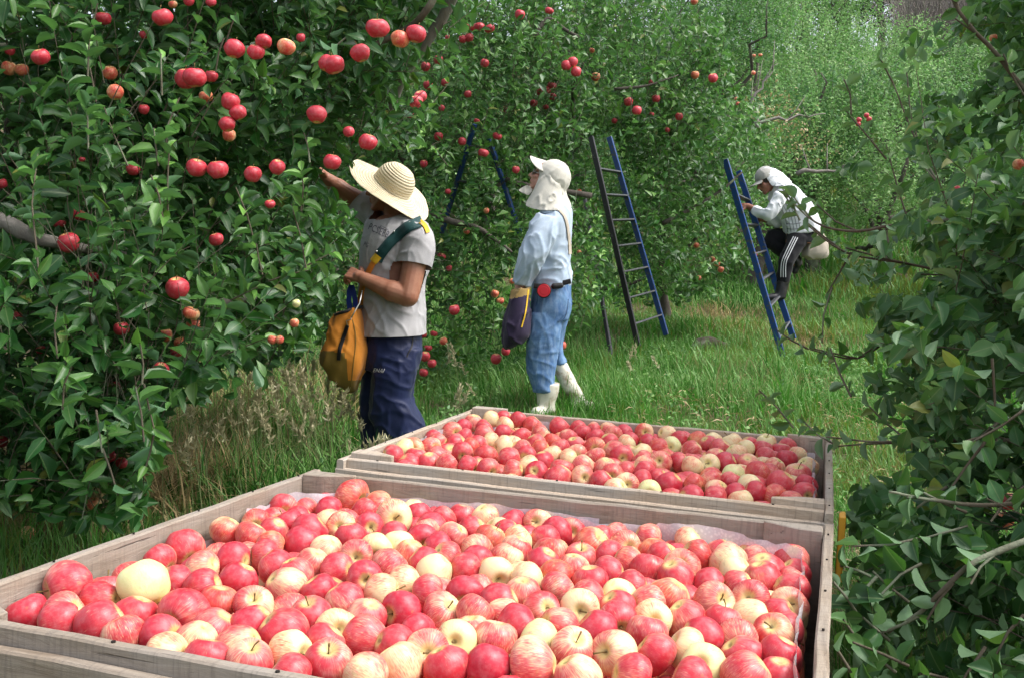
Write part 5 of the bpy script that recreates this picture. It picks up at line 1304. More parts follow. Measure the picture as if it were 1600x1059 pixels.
    TREES.append(dict(root=root, lv=lv, lod=lod, mat=mat, n=nindiv)); return root

def leaf_px(lv):
    x, y, z = proj(lv.O + lv.A * lv.L[:, None] * .5); toc = unit(CAMP - lv.O); face = np.abs((toc * lv.Nn).sum(1)); foresh = np.sqrt(np.clip(1 - (toc * lv.A).sum(1) ** 2, 0, 1))
    return x, y, z, lv.L * FPX / z * foresh, face
def finish_trees():
    cell = 7; gx, gy = 1600 // cell + 1, 1059 // cell + 1; zb = np.full((gx, gy), 1e9)
    data = []
    for t in TREES:
        x, y, z, s, face = leaf_px(t['lv']); data.append((x, y, z, s, face))
        on = (x > 0) & (x < 1600) & (y > 0) & (y < 1059) & (face > .25); ix, iy = (x[on] / cell).astype(int), (y[on] / cell).astype(int)
        np.minimum.at(zb, (ix, iy), z[on])
    # crates, people in front
    for pg, dist in CLEAR[:3]:
        X_, Y_ = np.meshgrid(np.arange(gx) * cell + 3, np.arange(gy) * cell + 3, indexing='ij'); k = inpoly(X_.ravel(), Y_.ravel(), pg).reshape(gx, gy); zb[k] = np.minimum(zb[k], dist - .8)
    X_, Y_ = np.meshgrid(np.arange(gx) * cell + 3, np.arange(gy) * cell + 3, indexing='ij'); k = inpoly(X_.ravel(), Y_.ravel(), [(0, 900), (485, 735), (740, 640), (1305, 684), (1303, 1059), (0, 1059)]).reshape(gx, gy); zb[k] = np.minimum(zb[k], 2.0)
    tot = 0
    for t, (x, y, z, s, face) in zip(TREES, data):
        lv = t['lv']; n = len(lv.L); sel = np.array([], int)
        if t['n']:
            on = (x > 2) & (x < 1598) & (y > 2) & (y < 1057); ix, iy = np.clip((x / cell).astype(int), 0, gx - 1), np.clip((y / cell).astype(int), 0, gy - 1)
            vis = on & (z <= zb[ix, iy] + .06) & (s > 9); sc = s * np.clip(face, .2, 1) * vis; sel = np.argsort(-sc)[:t['n']]; sel = sel[sc[sel] > 0]
        rest = np.setdiff1d(np.arange(n), sel)
        tag(link('crown', lv.mesh('crown', t['mat'], 0 if t['root']['label'].startswith('rounded-leaf') else t['lod'], rest), t['root']), kind='stuff')
        if len(sel):
            var = []
            for v in range(12):
                T, F, rib = leaf_template(0, (.16, .30, .10, .36)[v % 4], (.10, .28, .42, .18)[v % 4], .07, v); C = np.zeros((len(T), 4)); C[:, 0] = (v // 4) * .45 + .05; C[:, 2] = rib; C[:, 3] = 1
                C2 = C.copy(); C2[:, 1] = .35; C3 = C.copy(); C3[:, 1] = .8; V = T.copy(); V[:, 2] *= .8
                var.append([mesh_np('leaf', V, F, [t['mat']], True, {'var': ('FLOAT_COLOR', c_)}) for c_ in (C, C2, C3)])
            S = lv.basis(); inv = parent_world(t['root']).inverted()
            for i in sel:
                a = lv.C[i, 0]; yb = 0 if lv.C[i, 1] < .18 else 1 if lv.C[i, 1] < .55 else 2
                me = var[(min(2, int(a * 3)) * 4 + int(i) % 4)][yb]; o = bpy.data.objects.new('leaf', me); COL.objects.link(o); o.parent = t['root']; L = lv.L[i]
                X, Yv, Z = S[i] * L * lv.W[i] * .5, lv.A[i] * L, lv.Nn[i] * L
                o.matrix_parent_inverse = inv
                o.matrix_basis = Matrix(((X[0], Yv[0], Z[0], lv.O[i, 0]), (X[1], Yv[1], Z[1], lv.O[i, 1]), (X[2], Yv[2], Z[2], lv.O[i, 2]), (0, 0, 0, 1)))
        tot += n
    print('leaves', tot)

def hang(root, txt, depth, low=False, hidden=.0):
    """apples on a tree where the photograph shows them: x,y,diameter[,o|d|g]"""
    for it in txt.split():
        f = it.split(','); px, py, dm = float(f[0]), float(f[1]), float(f[2]); code = f[3] if len(f) > 3 else 'r'
        R = .0375 if dm > 12 else .034; d = FPX * 2 * R / dm; lo, hi = depth
        if 2.85 < lo < 2.95: hi = 3.3 if dm >= 24 else 3.55
        if d < lo or d > hi: d = min(hi, max(lo, d)); R = dm * d / FPX / 2
        R = min(R, .042); p = P(px, py, d); me = (AP_LOW if dm < 20 else AP)[random.randrange(4)]
        o = bpy.data.objects.new('apple', me); COL.objects.link(o); o.parent = root; o.matrix_parent_inverse = parent_world(root).inverted()
        o.location = p; o.rotation_mode = 'QUATERNION'; z = Vector((random.uniform(-.35, .35), random.uniform(-.5, .2), 1)); o.rotation_quaternion = orient(z, Vector((random.uniform(-1, 1), -1, .3))); o.scale = (R * 1.03,) * 3
        o.color = {'r': (1.08, .10, 0, 1), 'o': (.62, 1.0, .1, 1), 'd': (1.12, 0, 0, 1), 'g': (.1, .3, 1, 1)}[code]
        if dm > 20:
            s = bpy.data.objects.new('stem', STEMS[random.randrange(3)]); COL.objects.link(s); s.parent = o
        HUNG.append((px, py, d, dm / 2 * 1.0))
HUNG = []
def Pn(x, y, d): return np.array(P(x, y, d))

APL = {'left': '64,90,27 14,108,22,o 34,110,20,o 172,115,22,o 180,145,24,o 254,28,31 290,124,32 304,122,36 330,120,20 322,152,22,o 366,77,31 400,82,26 412,66,26 447,74,27,o 522,102,34 512,100,28 590,45,36 625,62,28,o 650,54,30 563,84,30 360,160,28 372,177,25 225,172,16 208,266,20 307,263,30 340,266,31 395,273,26 433,262,24 495,180,30 575,223,28 519,254,27 545,207,18 355,195,25 358,212,20,o 92,348,20 115,333,22 126,338,20 107,380,32 338,375,22 144,434,20,d 277,451,35 23,497,22 190,514,25 299,490,25,o 303,508,22,o 258,524,22,o 283,536,22,o 276,550,20,d 251,578,25 228,582,18,o 178,605,20,d 64,547,14,d 172,713,20 190,723,18 42,748,20,o 147,787,22,o 3,690,18 422,320,16 460,505,14,o 463,475,13,g 3,288,16 295,3,16,d 330,5,16,d 162,30,22 128,250,10,d 425,531,14,o 437,531,13,o 270,8,14,o 225,55,14,d 470,60,14,d 15,80,16,d',
 'mid': '812,24,16 858,18,13 728,44,13 738,43,13 749,43,16 765,46,16,d 723,62,13 733,60,14 665,105,15,d 685,95,15,d 669,134,15 695,130,12 731,148,12 650,160,22 657,152,20 757,100,14,d 722,222,13 755,240,16 685,214,14 806,266,12,d 662,257,12,d 773,460,13,o 782,471,12,o 710,485,17 690,402,13 702,420,10 729,362,10,o 775,561,17 790,549,14,d 692,534,11,o 661,523,12 678,522,11 669,544,12 664,557,16 675,568,14 662,582,14 693,533,12,o 777,214,14,d 640,180,13,d 700,60,10,d 745,190,9,d 690,170,10,d 800,440,9,o 700,300,9,d 760,330,9,o',
 'mid2': '885,103,16 895,98,16 900,113,16 925,80,9,o 931,121,14,o 862,135,14 854,142,14 845,145,13 834,162,12 863,152,12 853,168,10 791,173,10,d 982,160,14 995,174,15 1025,155,13 1086,118,13,o 1114,123,15 1061,183,12 1018,180,8 1043,204,8 1085,3,12,o 878,540,14,o 870,525,12,o 905,395,8,o 1018,130,9,d 960,190,9,d 905,300,8,o',
 'far': '1342,188,8 1341,195,8 1354,181,8 1358,187,8 1178,88,6,o 1188,87,6,o 1177,115,7,o 1150,155,6,o 1205,215,6,o', 'climb': '1120,412,10,o 1113,406,9,o 1126,422,10,o 1088,384,9,o 1092,435,8,o 1180,398,7', 'right': '1575,783,28 1568,812,30,o 1494,296,12 1593,258,20,o 1552,60,12,o 1580,225,12,o'}
def lim(px, d): return [P(x, y, dd) for (x, y), dd in zip(px, d if hasattr(d, '__len__') else [d] * len(px))]
def sh(px, d, L=.085, yg=.9, dens=.26): return ([Pn(x, y, dd) for (x, y), dd in zip(px, d if hasattr(d, '__len__') else [d] * len(px))], L, yg, dens)

LOWL = [(-400, 900), (0, 800), (60, 790), (110, 830), (200, 835), (246, 740), (250, 640), (300, 625), (380, 600), (450, 575), (500, 515), (530, 455), (560, 400), (600, 300), (660, 210), (700, 120), (760, 0), (900, -300)]
t_left = tree('apple_tree', 'big dark-leaved apple tree hung with red apples filling the left of the photo', (-3.0, 4.9), [(-2.1, 4.2, 1.55, 1.05, .95, 1.15, 3), (-1.75, 4.35, 2.3, 1.35, .9, .75, 3), (-1.1, 4.5, 1.75, .65, .65, .65, 1.6), (-1.75, 3.3, .75, .5, .35, .45, .9), (-1.25, 3.25, .80, .32, .28, .36, .5), (-1.55, 5.3, .85, .75, .5, .32, 1.1), (-1.36, 3.3, .50, .32, .25, .24, .55), (-1.75, 3.5, .42, .3, .25, .22, .35), (-1.35, 4.2, 1.0, .6, .5, .35, .9), (-.85, 4.4, 2.45, .75, .7, .45, 1.2), (-1.6, 3.55, 1.4, .6, .35, .6, .7)],
    2700, .088, 1, LEAF, 11, 'apple trees in the orchard row on the left', 300, LOWL, trunk_r=.10, wratio=.46, margin=380,
    extra=[sh([(262, 330), (258, 240), (253, 150), (250, 85)], [2.9, 2.9, 2.88, 2.86], .085, .75), sh([(255, 345), (247, 260), (238, 180)], 2.85, .075, .95), sh([(478, 420), (470, 330), (484, 255), (482, 200)], 3.3, .08, .85),
           sh([(410, 430), (395, 370), (385, 310)], 3.2, .085, 1.0), sh([(138, 235), (137, 120), (131, 5)], 3.0, .08, .55), sh([(470, 420), (520, 330), (560, 300)], 4.2, .08, .8, .3), sh([(98, 640), (90, 560), (70, 480)], 2.8, .085, .3),
           sh([(225, 600), (240, 680), (232, 730)], 2.7, .085, .3), sh([(225, 690), (222, 600), (232, 540)], 2.65, .09, .35), sh([(150, 640), (160, 700), (185, 760)], 2.7, .09, .25), sh([(60, 420), (20, 200)], 2.8, .08, .3), sh([(200, 260), (150, 160), (140, 90)], 3.1, .08, .4),
           sh([(360, 470), (420, 440), (480, 415), (520, 395)], 3.4, .085, 1.0), sh([(370, 20), (350, 60), (330, 100)], 3.1, .08, .6), sh([(640, 120), (600, 130), (560, 160)], 4.4, .08, .8), sh([(540, 60), (480, 110)], 3.6, .085, .5), sh([(280, 600), (340, 560), (400, 530)], 3.6, .08, .3)],
    limbs=[(lim([(-60, 320), (0, 345), (45, 368), (95, 382), (150, 392), (215, 402)], [3.3, 3.3, 3.3, 3.35, 3.5, 3.7]), .034, .010), (lim([(-40, 72), (20, 76), (80, 70)], 3.9), .03, .02), (lim([(600, 190), (640, 110), (690, 30), (720, -30)], [4.6, 4.5, 4.4, 4.3]), .016, .028), (lim([(300, 478), (335, 480), (360, 472), (400, 462)], 3.8), .03, .016), (lim([(560, 80), (620, 55), (665, 20), (690, -30)], [3.9, 3.9, 3.8, 3.8]), .010, .016)])
hang(t_left, APL['left'], (2.9, 4.3))

LOWM = [(500, 560), (560, 640), (640, 640), (700, 600), (800, 580), (850, 565), (920, 520), (960, 480), (1000, 500), (1060, 475), (1130, 450), (1200, 430)]
t_mid = tree('apple_tree', 'apple tree with clusters of red apples behind the straw-hatted picker', (-.95, 8.4), [(-1.0, 8.0, 1.5, 1.2, .9, 1.2, 3), (-.7, 7.9, 2.6, 1.4, .9, .9, 3), (-1.9, 8.4, 2.6, 1.1, 1, 1.0, 1), (-.1, 7.7, 1.2, .7, .6, .8, 1)],
    2100, .088, 2, LEAF_M, 12, 'apple trees in the orchard row on the left', 300, LOWM, young=.35, trunk_r=.075,
    extra=[sh([(625, 262), (650, 200), (692, 132)], 5.0, .08, .9), sh([(600, 300), (615, 250), (650, 235)], 4.9, .075, .8), sh([(700, 260), (672, 230), (690, 215)], 6.2, .08, .8)],
    limbs=[(lim([(660, 330), (705, 346), (740, 355), (770, 372), (800, 395)], 7.3), .03, .010), (lim([(790, 282), (830, 292), (925, 307)], 7.9), .024, .024)])
hang(t_mid, APL['mid'], (5.2, 7.4))
t_mid2 = tree('apple_tree', 'leafy apple tree with scattered red apples around the dark and blue ladder', (.42, 9.9), [(.9, 9.2, 1.7, 1.2, .9, 1.1, 3), (.7, 8.9, 2.8, 1.3, .9, .8, 3), (.1, 8.8, 3.2, 1, .8, .7, 1), (1.7, 9.4, 2.4, .7, .8, .9, 1.4)],
    1900, .092, 2, LEAF_M, 13, 'apple trees in the orchard row on the left', 300, LOWM, young=.4, trunk_r=.10, top=[(800, -400), (1080, -400), (1130, 40), (1160, 150), (1300, 250)],
    extra=[sh([(905, 480), (915, 400), (938, 335)], 7.4, .085, .9), sh([(925, 470), (930, 420), (955, 390)], 7.4, .085, .9), sh([(960, 250), (985, 180), (990, 130)], 7.8, .08, .5)],
    limbs=[(lim([(1035, 350), (1075, 330), (1125, 300), (1160, 270)], 8.9), .022, .008), (lim([(925, 452), (980, 446), (1010, 432)], 11.2), .03, .012), (lim([(960, 140), (1015, 134), (1060, 118)], 8.0), .014, .005), (lim([(835, 60), (855, 30), (880, 45), (905, 60)], 7.8), .02, .012)])
hang(t_mid2, APL['mid2'], (5.6, 8.6))
t_cl = tree('apple_tree', 'rounded apple tree the climbing picker\'s ladder leans on', (1.95, 12.6), [(1.9, 11.6, 1.5, 1.0, .9, 1.0, 3), (1.6, 11.9, 2.4, 1.0, .9, .8, 2), (2.4, 12.2, 2.2, .8, .8, .8, 1)],
    1300, .09, 2, LEAF_M, 14, 'apple trees in the orchard row on the left', 300, [(900, 520), (1000, 470), (1060, 475), (1140, 455), (1200, 400), (1300, 400)], young=.45, trunk_r=.05, top=[(900, -200), (1060, -50), (1130, 120), (1160, 190), (1250, 230), (1300, 300)],
    limbs=[(lim([(1085, 270), (1110, 255), (1135, 225)], 10.6), .035, .02), (lim([(1020, 296), (1060, 290), (1100, 270)], 10.6), .03, .02)])
hang(t_cl, APL['climb'], (9.5, 11.2))

# right-hand tree: limbs arch in from the right edge of the frame
RSIDE = lambda x, y, z: x > np.interp(y, [-300, 0, 60, 130, 250, 380, 480, 600, 640, 700, 740, 790, 900, 1060, 1400], [1540, 1530, 1500, 1480, 1450, 1430, 1400, 1390, 1400, 1470, 1390, 1330, 1310, 1306, 1306]) + 45 * np.sin(y * .043 + z * 3) + 25 * np.sin(y * .11 + x * .02) + np.where(y < 470, 0 + 95 * np.sin(x * .031 + y * .017) * np.sin(y * .026 - x * .012 + 1), 0)
t_right = tree('apple_tree', 'rounded-leaf apple tree reaching in from the right edge of the photo', (3.3, 3.0), [(1.75, 3.2, 1.55, .75, .8, .9, 3), (1.45, 2.5, .75, .62, .6, .6, 2.6), (2.1, 3.4, 2.3, .8, .8, .6, 1.4), (1.25, 1.9, .45, .35, .45, .35, 1.1), (1.25, 2.4, 1.05, .4, .5, .4, .5)],
    2500, .060, 1, LEAF_R, 15, None, 300, None, side=RSIDE, wratio=.60, young=.3, margin=420, tilt=(-.35, -.1, .25), shL=(.15, .4), allow=True, gap=(1.9, .17),
    extra=[sh([(1600, 345), (1500, 345), (1420, 350)], [2.6, 2.7, 2.8], .06, .2, .5), sh([(1420, 350), (1340, 362), (1270, 345), (1215, 285)], [2.8, 2.9, 3.0, 3.1], .062, .35, .42), sh([(1540, 440), (1430, 415), (1320, 395), (1250, 345), (1232, 300)], [2.9, 3.0, 3.0, 3.05, 3.1], .062, .35, .4),
           sh([(1480, 480), (1400, 520), (1340, 560), (1262, 545), (1205, 520)], [3.0, 3.0, 3.0, 3.0, 3.0], .062, .3, .45), sh([(1330, 395), (1300, 450), (1262, 540)], 3.0, .055, .3, .8), sh([(1600, 150), (1550, 80), (1500, 20), (1480, -30)], 2.6, .066, .6, .34), sh([(1500, 340), (1440, 240), (1395, 130), (1375, 95)], [2.8, 2.9, 3.0, 3.0], .064, .55, .38),
           sh([(1420, 350), (1385, 250), (1330, 180), (1335, 110)], 3.0, .06, .4, .45), sh([(1610, 690), (1500, 688), (1420, 690), (1310, 697)], [2.1, 2.2, 2.4, 2.6], .06, .2, .8), sh([(1310, 697), (1240, 668), (1190, 600)], [2.7, 2.85, 2.9], .055, .25, .45), sh([(1420, 690), (1330, 620), (1295, 560)], [2.5, 2.6, 2.7], .058, .25, .5),
           sh([(1600, 640), (1540, 690), (1480, 760), (1420, 800)], [1.9, 1.9, 1.95, 2.0], .064, .3, .4), sh([(1510, 800), (1450, 780), (1395, 768)], 1.9, .055, .2, .6), sh([(1560, 860), (1490, 910), (1440, 960), (1390, 990)], [1.7, 1.7, 1.75, 1.8], .06, .25, .38), sh([(1600, 760), (1520, 820), (1440, 840), (1350, 870)], 1.85, .062, .25, .4),
           sh([(1480, 1060), (1420, 1040), (1340, 1000)], 1.7, .06, .2, .4), sh([(1600, 960), (1540, 1010), (1480, 1080)], 1.65, .064, .2, .38), sh([(1600, 560), (1500, 600), (1420, 620)], 2.3, .06, .2, .45), sh([(1550, 560), (1560, 660), (1500, 720)], 2.0, .066, .3, .42), sh([(1440, 880), (1370, 900), (1330, 940)], 1.8, .06, .2, .4), sh([(1420, 940), (1360, 900), (1322, 878)], 1.85, .06, .2, .34), sh([(1400, 1050), (1345, 1010), (1316, 960)], 1.75, .062, .2, .34), sh([(1390, 1000), (1340, 960), (1318, 915)], 1.8, .06, .15, .34), sh([(1380, 1080), (1330, 1050), (1312, 1020)], 1.65, .062, .2, .34)],
    limbs=[(lim([(1640, 345), (1560, 350), (1480, 345), (1400, 352), (1320, 362), (1262, 340), (1222, 295)], [2.55, 2.6, 2.7, 2.8, 2.9, 3.0, 3.1]), .007, .0022), (lim([(1600, 470), (1540, 440), (1430, 415), (1320, 395), (1255, 345)], [2.8, 2.9, 3.0, 3.0, 3.05]), .0055, .002), (lim([(1560, 430), (1480, 480), (1400, 520), (1340, 560), (1262, 545)], [3.0] * 5), .006, .002),
           (lim([(1640, 190), (1560, 90), (1500, 20), (1480, -30)], 2.6), .007, .003), (lim([(1560, 400), (1500, 340), (1440, 240), (1395, 130)], [2.7, 2.8, 2.9, 3.0]), .006, .002), (lim([(1640, 690), (1500, 688), (1420, 690), (1310, 697)], [2.0, 2.2, 2.4, 2.6]), .005, .002), (lim([(1640, 770), (1560, 790), (1450, 780), (1390, 768)], [1.8, 1.85, 1.9, 1.9]), .0055, .0022),
           (lim([(1640, 830), (1540, 870), (1490, 905), (1440, 955), (1388, 988)], [1.7, 1.7, 1.7, 1.75, 1.8]), .0058, .003)])
hang(t_right, APL['right'], (1.9, 3.4))

# ------------------------------------------------------------------ orchard up the slope
far = [  # x px, distance, crown half width, height, tone
 (1180, 15.5, 1.5, 3.0), (1270, 16.5, 1.4, 2.9), (1380, 15.5, 1.3, 2.5), (1130, 20, 1.9, 4.2), (1255, 21, 1.8, 3.6), (1370, 21.5, 1.7, 3.3), (1480, 20, 1.7, 3.3), (1590, 17, 1.6, 3.3), (1110, 27, 2.3, 4.6), (1230, 28, 2.2, 4.4), (1340, 29, 2.1, 3.2), (1450, 28, 2.0, 2.7), (1570, 27, 2.1, 3.2),
 (1150, 37, 2.8, 5.0), (1270, 38, 2.6, 4.5), (1375, 38, 2.2, 3.0), (1490, 37, 2.2, 2.4), (1600, 38, 2.8, 4.6), (1040, 22, 2.2, 4.6), (1010, 31, 2.8, 5.4), (900, 24, 2.4, 5.2), (760, 20, 2.2, 4.8), (640, 19, 2.2, 4.6), (520, 16, 2.0, 4.4), (380, 14, 2.0, 4.2), (240, 12, 1.9, 4.0), (90, 11, 1.9, 3.8), (-60, 10, 1.8, 3.8), (1700, 13, 1.5, 3.2), (860, 34, 3, 5.6)]
LBL2 = {860: 'tall apple tree far up the slope above the cap wearer', 760: 'second-row apple tree glimpsed above the blue tripod ladder', 640: 'second-row apple tree glimpsed above the straw hat', 520: 'second-row apple tree glimpsed just left of the straw hat', 380: 'second-row apple tree behind the tall pale shoots of the big tree', 240: 'second-row apple tree behind the middle of the big left tree', 90: 'second-row apple tree behind the thick grey bough at far left', -60: 'second-row apple tree cut off by the left edge of the photo'}
def clumps(x, y, zg, hw, hh, sd):
    r = random.Random(sd + 77); o_ = [(x, y, zg + hh * .5, hw * .6, hw * .6, hh * .36, 1.3)]
    for k in range(11):
        a = r.uniform(0, 6.28); q_ = r.uniform(.35, .95); zz = r.uniform(.22, .98); s_ = r.uniform(.26, .42); e = math.sqrt(max(.15, 1 - abs(zz - .45) * 1.3))
        o_.append((x + math.cos(a) * hw * q_ * e, y + math.sin(a) * hw * q_ * e, zg + hh * zz, hw * s_, hw * s_, hh * s_ * .55, .8))
    return o_
for i, (px, d, hw, hh) in enumerate(far):
    c = P(px, 415, d); x, y = c.x, c.y; zg = float(gz(x, y)); sc_ = .5 + d / 40
    row_ = 'near' if d < 18 else 'second' if d < 24 else 'third' if d < 33 else 'topmost'
    sd_ = 'left of the ladders' if px < 880 else 'above the dark ladder' if px < 1060 else 'above the climbing picker\'s ladder' if px < 1190 else 'above the climbing picker' if px < 1300 else 'right of the climbing picker' if px < 1420 else 'seen past the right-hand tree' if px < 1530 else 'at the slope\'s right edge'
    tree('apple_tree', f'light green apple tree {sd_}, {row_} row up the slope' + (', left one' if px in (1010,) else ', cut off' if px in (1700,) else '') if px > 880 else LBL2[px], (x, y),
         clumps(x, y, zg, hw, hh, i),
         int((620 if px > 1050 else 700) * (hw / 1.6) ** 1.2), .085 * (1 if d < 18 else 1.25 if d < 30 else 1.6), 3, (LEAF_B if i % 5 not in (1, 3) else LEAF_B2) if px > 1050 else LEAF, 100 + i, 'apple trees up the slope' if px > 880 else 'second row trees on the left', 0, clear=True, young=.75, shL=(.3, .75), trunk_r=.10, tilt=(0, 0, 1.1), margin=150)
    if i in (0, 1): hang(TREES[-1]['root'], APL['far'] if i == 1 else '1210,232,6,o 1153,163,6,o', (14, 17))
# bare grey branches showing through the slope trees
for pl, d, r in (([(1185, 200), (1175, 160), (1195, 130), (1215, 100)], 13.6, .03), ([(1166, 192), (1230, 186), (1290, 178)], 13.8, .03), ([(1170, 350), (1215, 345), (1260, 338)], 14.2, .03), ([(1245, 270), (1290, 268), (1330, 264)], 14.0, .035), ([(1120, 205), (1130, 170), (1100, 150)], 13.5, .025)):
    root = TREES[[i for i, t in enumerate(TREES) if t['lod'] == 3][0 if pl[0][0] < 1240 else 1]]['root']
    rj = random.Random(int(pl[0][0])); q0 = lim(pl, d); dense = []
    for a_, b_ in zip(q0, q0[1:]):
        for k in range(4): dense.append(a_.lerp(b_, k / 4) + Vector((rj.uniform(-1, 1), 0, rj.uniform(-1, 1))) * .035)
    dense.append(q0[-1]); n_ = len(dense); g = Geo(); g.tube(dense, [r * (1.05 - k / n_) for k in range(n_)], 7)
    for k in range(2, n_ - 1, 2):
        e_ = dense[k] + Vector((rj.uniform(-.2, .3), rj.uniform(-.1, .1), rj.uniform(.1, .45))); g.tube([dense[k], dense[k].lerp(e_, .5) + Vector((0, 0, -.03)), e_], [r * .4, r * .25, r * .1], 5)
    g.obj('limb', BARK, root, True)
# dark forest along the skyline
for i, (px, d, hw, hh) in enumerate([(1250, 62, 2.6, 9), (1310, 66, 2.8, 9.5), (1365, 64, 2.6, 8.5), (1425, 66, 3.0, 10.5), (1490, 63, 2.8, 10), (1545, 67, 3, 11), (1600, 64, 3, 10), (1650, 66, 3, 10), (1180, 60, 3, 9)]):
    c = P(px, 415, d); x, y = c.x, c.y; zg = float(gz(x, y))
    tree('forest_tree', ('first second third fourth fifth sixth seventh eighth ninth'.split()[sorted([1250, 1310, 1365, 1425, 1490, 1545, 1600, 1650, 1180]).index(px)] + ' dark forest tree from the left along the hill crest'), (x, y), [(x, y, zg + hh * (.3 + .16 * k), hw * (1 - .17 * k), hw * (1 - .17 * k), hh * .14, 1.5 - .25 * k) for k in range(5)], 420, .30, 3, LEAF_P, 200 + i, 'dark forest trees along the crest', 0, clear=False, young=.2, shL=(.6, 1.4), trunk_r=.2, margin=200)
for c in bpy.data.objects:
    if c.name.startswith('forest_tree'): c['category'] = 'tree'
# grey leafless thicket on the upper right
segs = []; rg = np.random.default_rng(5)
for i in range(4200):
    px = rg.uniform(1395, 1580); d = rg.uniform(44, 52); c = P(px, 415, d); z0 = float(gz(c.x, c.y)); a = np.array([c.x, c.y, z0 + rg.uniform(0, 2.6)]); v = rg.normal(size=3) * .5 + np.array([0, 0, 1.1]); L = rg.uniform(.6, 2.0); segs.append([a, a + v * L * .5 + rg.normal(size=3) * .1, a + v * L])
tag(link('leafless_thicket', twig_mesh('leafless_thicket', np.array(segs), .022, .008, DRYTWIG, 3)), 'grey leafless thicket below the dark forest at upper right', 'thicket', kind='stuff')
# pale dry blossom-like foliage behind the climbing picker's head
rg = np.random.default_rng(9); n = 520; ctr = np.array([[*P(1235, 215, 14.2)], [*P(1262, 236, 14.2)], [*P(1215, 190, 14.0)], [*P(1190, 165, 14)]]); o_ = ctr[rg.integers(0, 4, n)] + rg.normal(size=(n, 3)) * np.array([.22, .2, .14])
lv = Leaves(); lv.add(o_, rg.normal(size=(n, 3)), rg.normal(size=(n, 3)) + np.array([0, -.5, 1]), rg.uniform(.04, .07, n), np.full(n, .5), np.stack([rg.uniform(0, 1, n), np.full(n, .9)], 1)); lv.cat()
DRYLEAF = leaf_mat('dry_leaf', (0.16, 0.12, 0.05), (0.30, 0.22, 0.10), (0.42, 0.30, 0.14), (0.30, 0.24, 0.14))
tag(link('dry_leaves', lv.mesh('dry_leaves', DRYLEAF, 3, np.arange(n)), TREES[[i for i, t in enumerate(TREES) if t['lod'] == 3][0]]['root']), kind='stuff')
# leaves must not hide the apples the photograph shows
for t in TREES[:5]:
    lv = t['lv']; x, y, z = proj(lv.O + lv.A * lv.L[:, None] * .5); k = np.ones(len(x), bool); rg = np.random.default_rng(1); u = rg.random(len(x)) < .82
    for px, py, d, r in HUNG: k &= ~(((x - px) ** 2 + (y - py) ** 2 < (r + 62 / d) ** 2) & (z < d + .02) & u)
    lv.keep(k)
finish_trees()
# ------------------------------------------------------------------ grass
def blades(rg, n, xr, yr, L, W, lod, tone, dens=None, lean=.5, cull=True):
    """tone(x,y)-> (mix, dry) arrays"""
    x = rg.uniform(*xr, n); y = rg.uniform(*yr, n)
    k = np.abs(x) < (y * .56 + .9)
    if dens is not None: k &= rg.random(n) < dens(x, y)
    for w_ in CR:
        c, r, W_, D_ = CR[w_]; R_ = np.array(quat(r).to_matrix()); q_ = (np.stack([x, y, np.full(n, .4)], 1) - np.array(c)) @ R_
        k &= ~((np.abs(q_[:, 0]) < W_ / 2 + .03) & (np.abs(q_[:, 1]) < D_ / 2 + .03))
    x, y = x[k], y[k]; n = len(x); z = gz(x, y) - .01
    ln = L * rg.uniform(.4, 1.3, n) * (.72 + .9 * np.array([noise.noise(Vector((a * .9, b_ * .9, 3))) for a, b_ in zip(x, y)]) + .1)
    az = rg.uniform(0, 2 * PI, n); le = rg.uniform(.1, 1.0, n) * lean; hd = np.stack([np.cos(az), np.sin(az), np.zeros(n)], 1); sd_ = np.stack([-np.sin(az + rg.normal(size=n) * .6), np.cos(az), np.zeros(n)], 1); up = np.array([0, 0, 1.])
    T = (0, .35, .7, 1) if lod == 0 else (0, .55, 1) ; wd = (1, .9, .55, .06) if lod == 0 else (1, .8, .06)
    O = np.stack([x, y, z], 1); V = []; w_ = W * rg.uniform(.6, 1.3, n)
    for t, q_ in zip(T, wd):
        c = O + (up * (t - .35 * t * t * le[:, None]) + hd * (le[:, None] * t * t * 1.0)) * ln[:, None]; h = sd_ * (w_ * q_ / 2)[:, None]; V += [c - h, c + h]
    V = np.stack(V, 1); m_ = len(T); F = np.array([[2 * i, 2 * i + 1, 2 * i + 3, 2 * i + 2] for i in range(m_ - 1)]); F = (F[None] + (np.arange(n) * 2 * m_)[:, None, None]).reshape(-1, 4)
    a, b_ = tone(x, y); C = np.empty((n, 2 * m_, 4)); C[:, :, 0] = np.clip(a + rg.normal(size=n) * .22, 0, 1)[:, None]; C[:, :, 1] = np.clip(b_, 0, 1)[:, None]; C[:, :, 2] = 1; C[:, :, 3] = 1
    return V.reshape(-1, 3), F, C.reshape(-1, 4)
def nz(x, y, s, o=0): return np.array([noise.noise(Vector((a * s, b_ * s, o))) for a, b_ in zip(x, y)])
rg = np.random.default_rng(21)
def tone(x, y):
    px = CX + FPX * x / y
    dry = (rg.random(len(x)) < np.clip(.10 + .9 * nz(x, y, .8, 7) + .55 * np.exp(-((x + 1.6) / .7) ** 2 - ((y - 6.4) / .8) ** 2) + .75 * np.exp(-((x + 2.3) / .45) ** 2 - ((y - 4.9) / .6) ** 2) + .8 * np.exp(-((x - 2.9) / .7) ** 2 - ((y - 12.6) / 1.0) ** 2) + .5 * np.exp(-((x - 3.3) / .7) ** 2 - ((y - 10.9) / .7) ** 2) + .2 * np.exp(-((x - 1.4) / .8) ** 2 - ((y - 5.5) / 1) ** 2), .03, .95)) * rg.uniform(.45, 1, len(x))
    br = .42 + 1.3 * nz(x, y, .45, 2) + .5 * nz(x, y, 1.7, 6) + .35 * (x > .2) * (y > 5)
    return br, dry
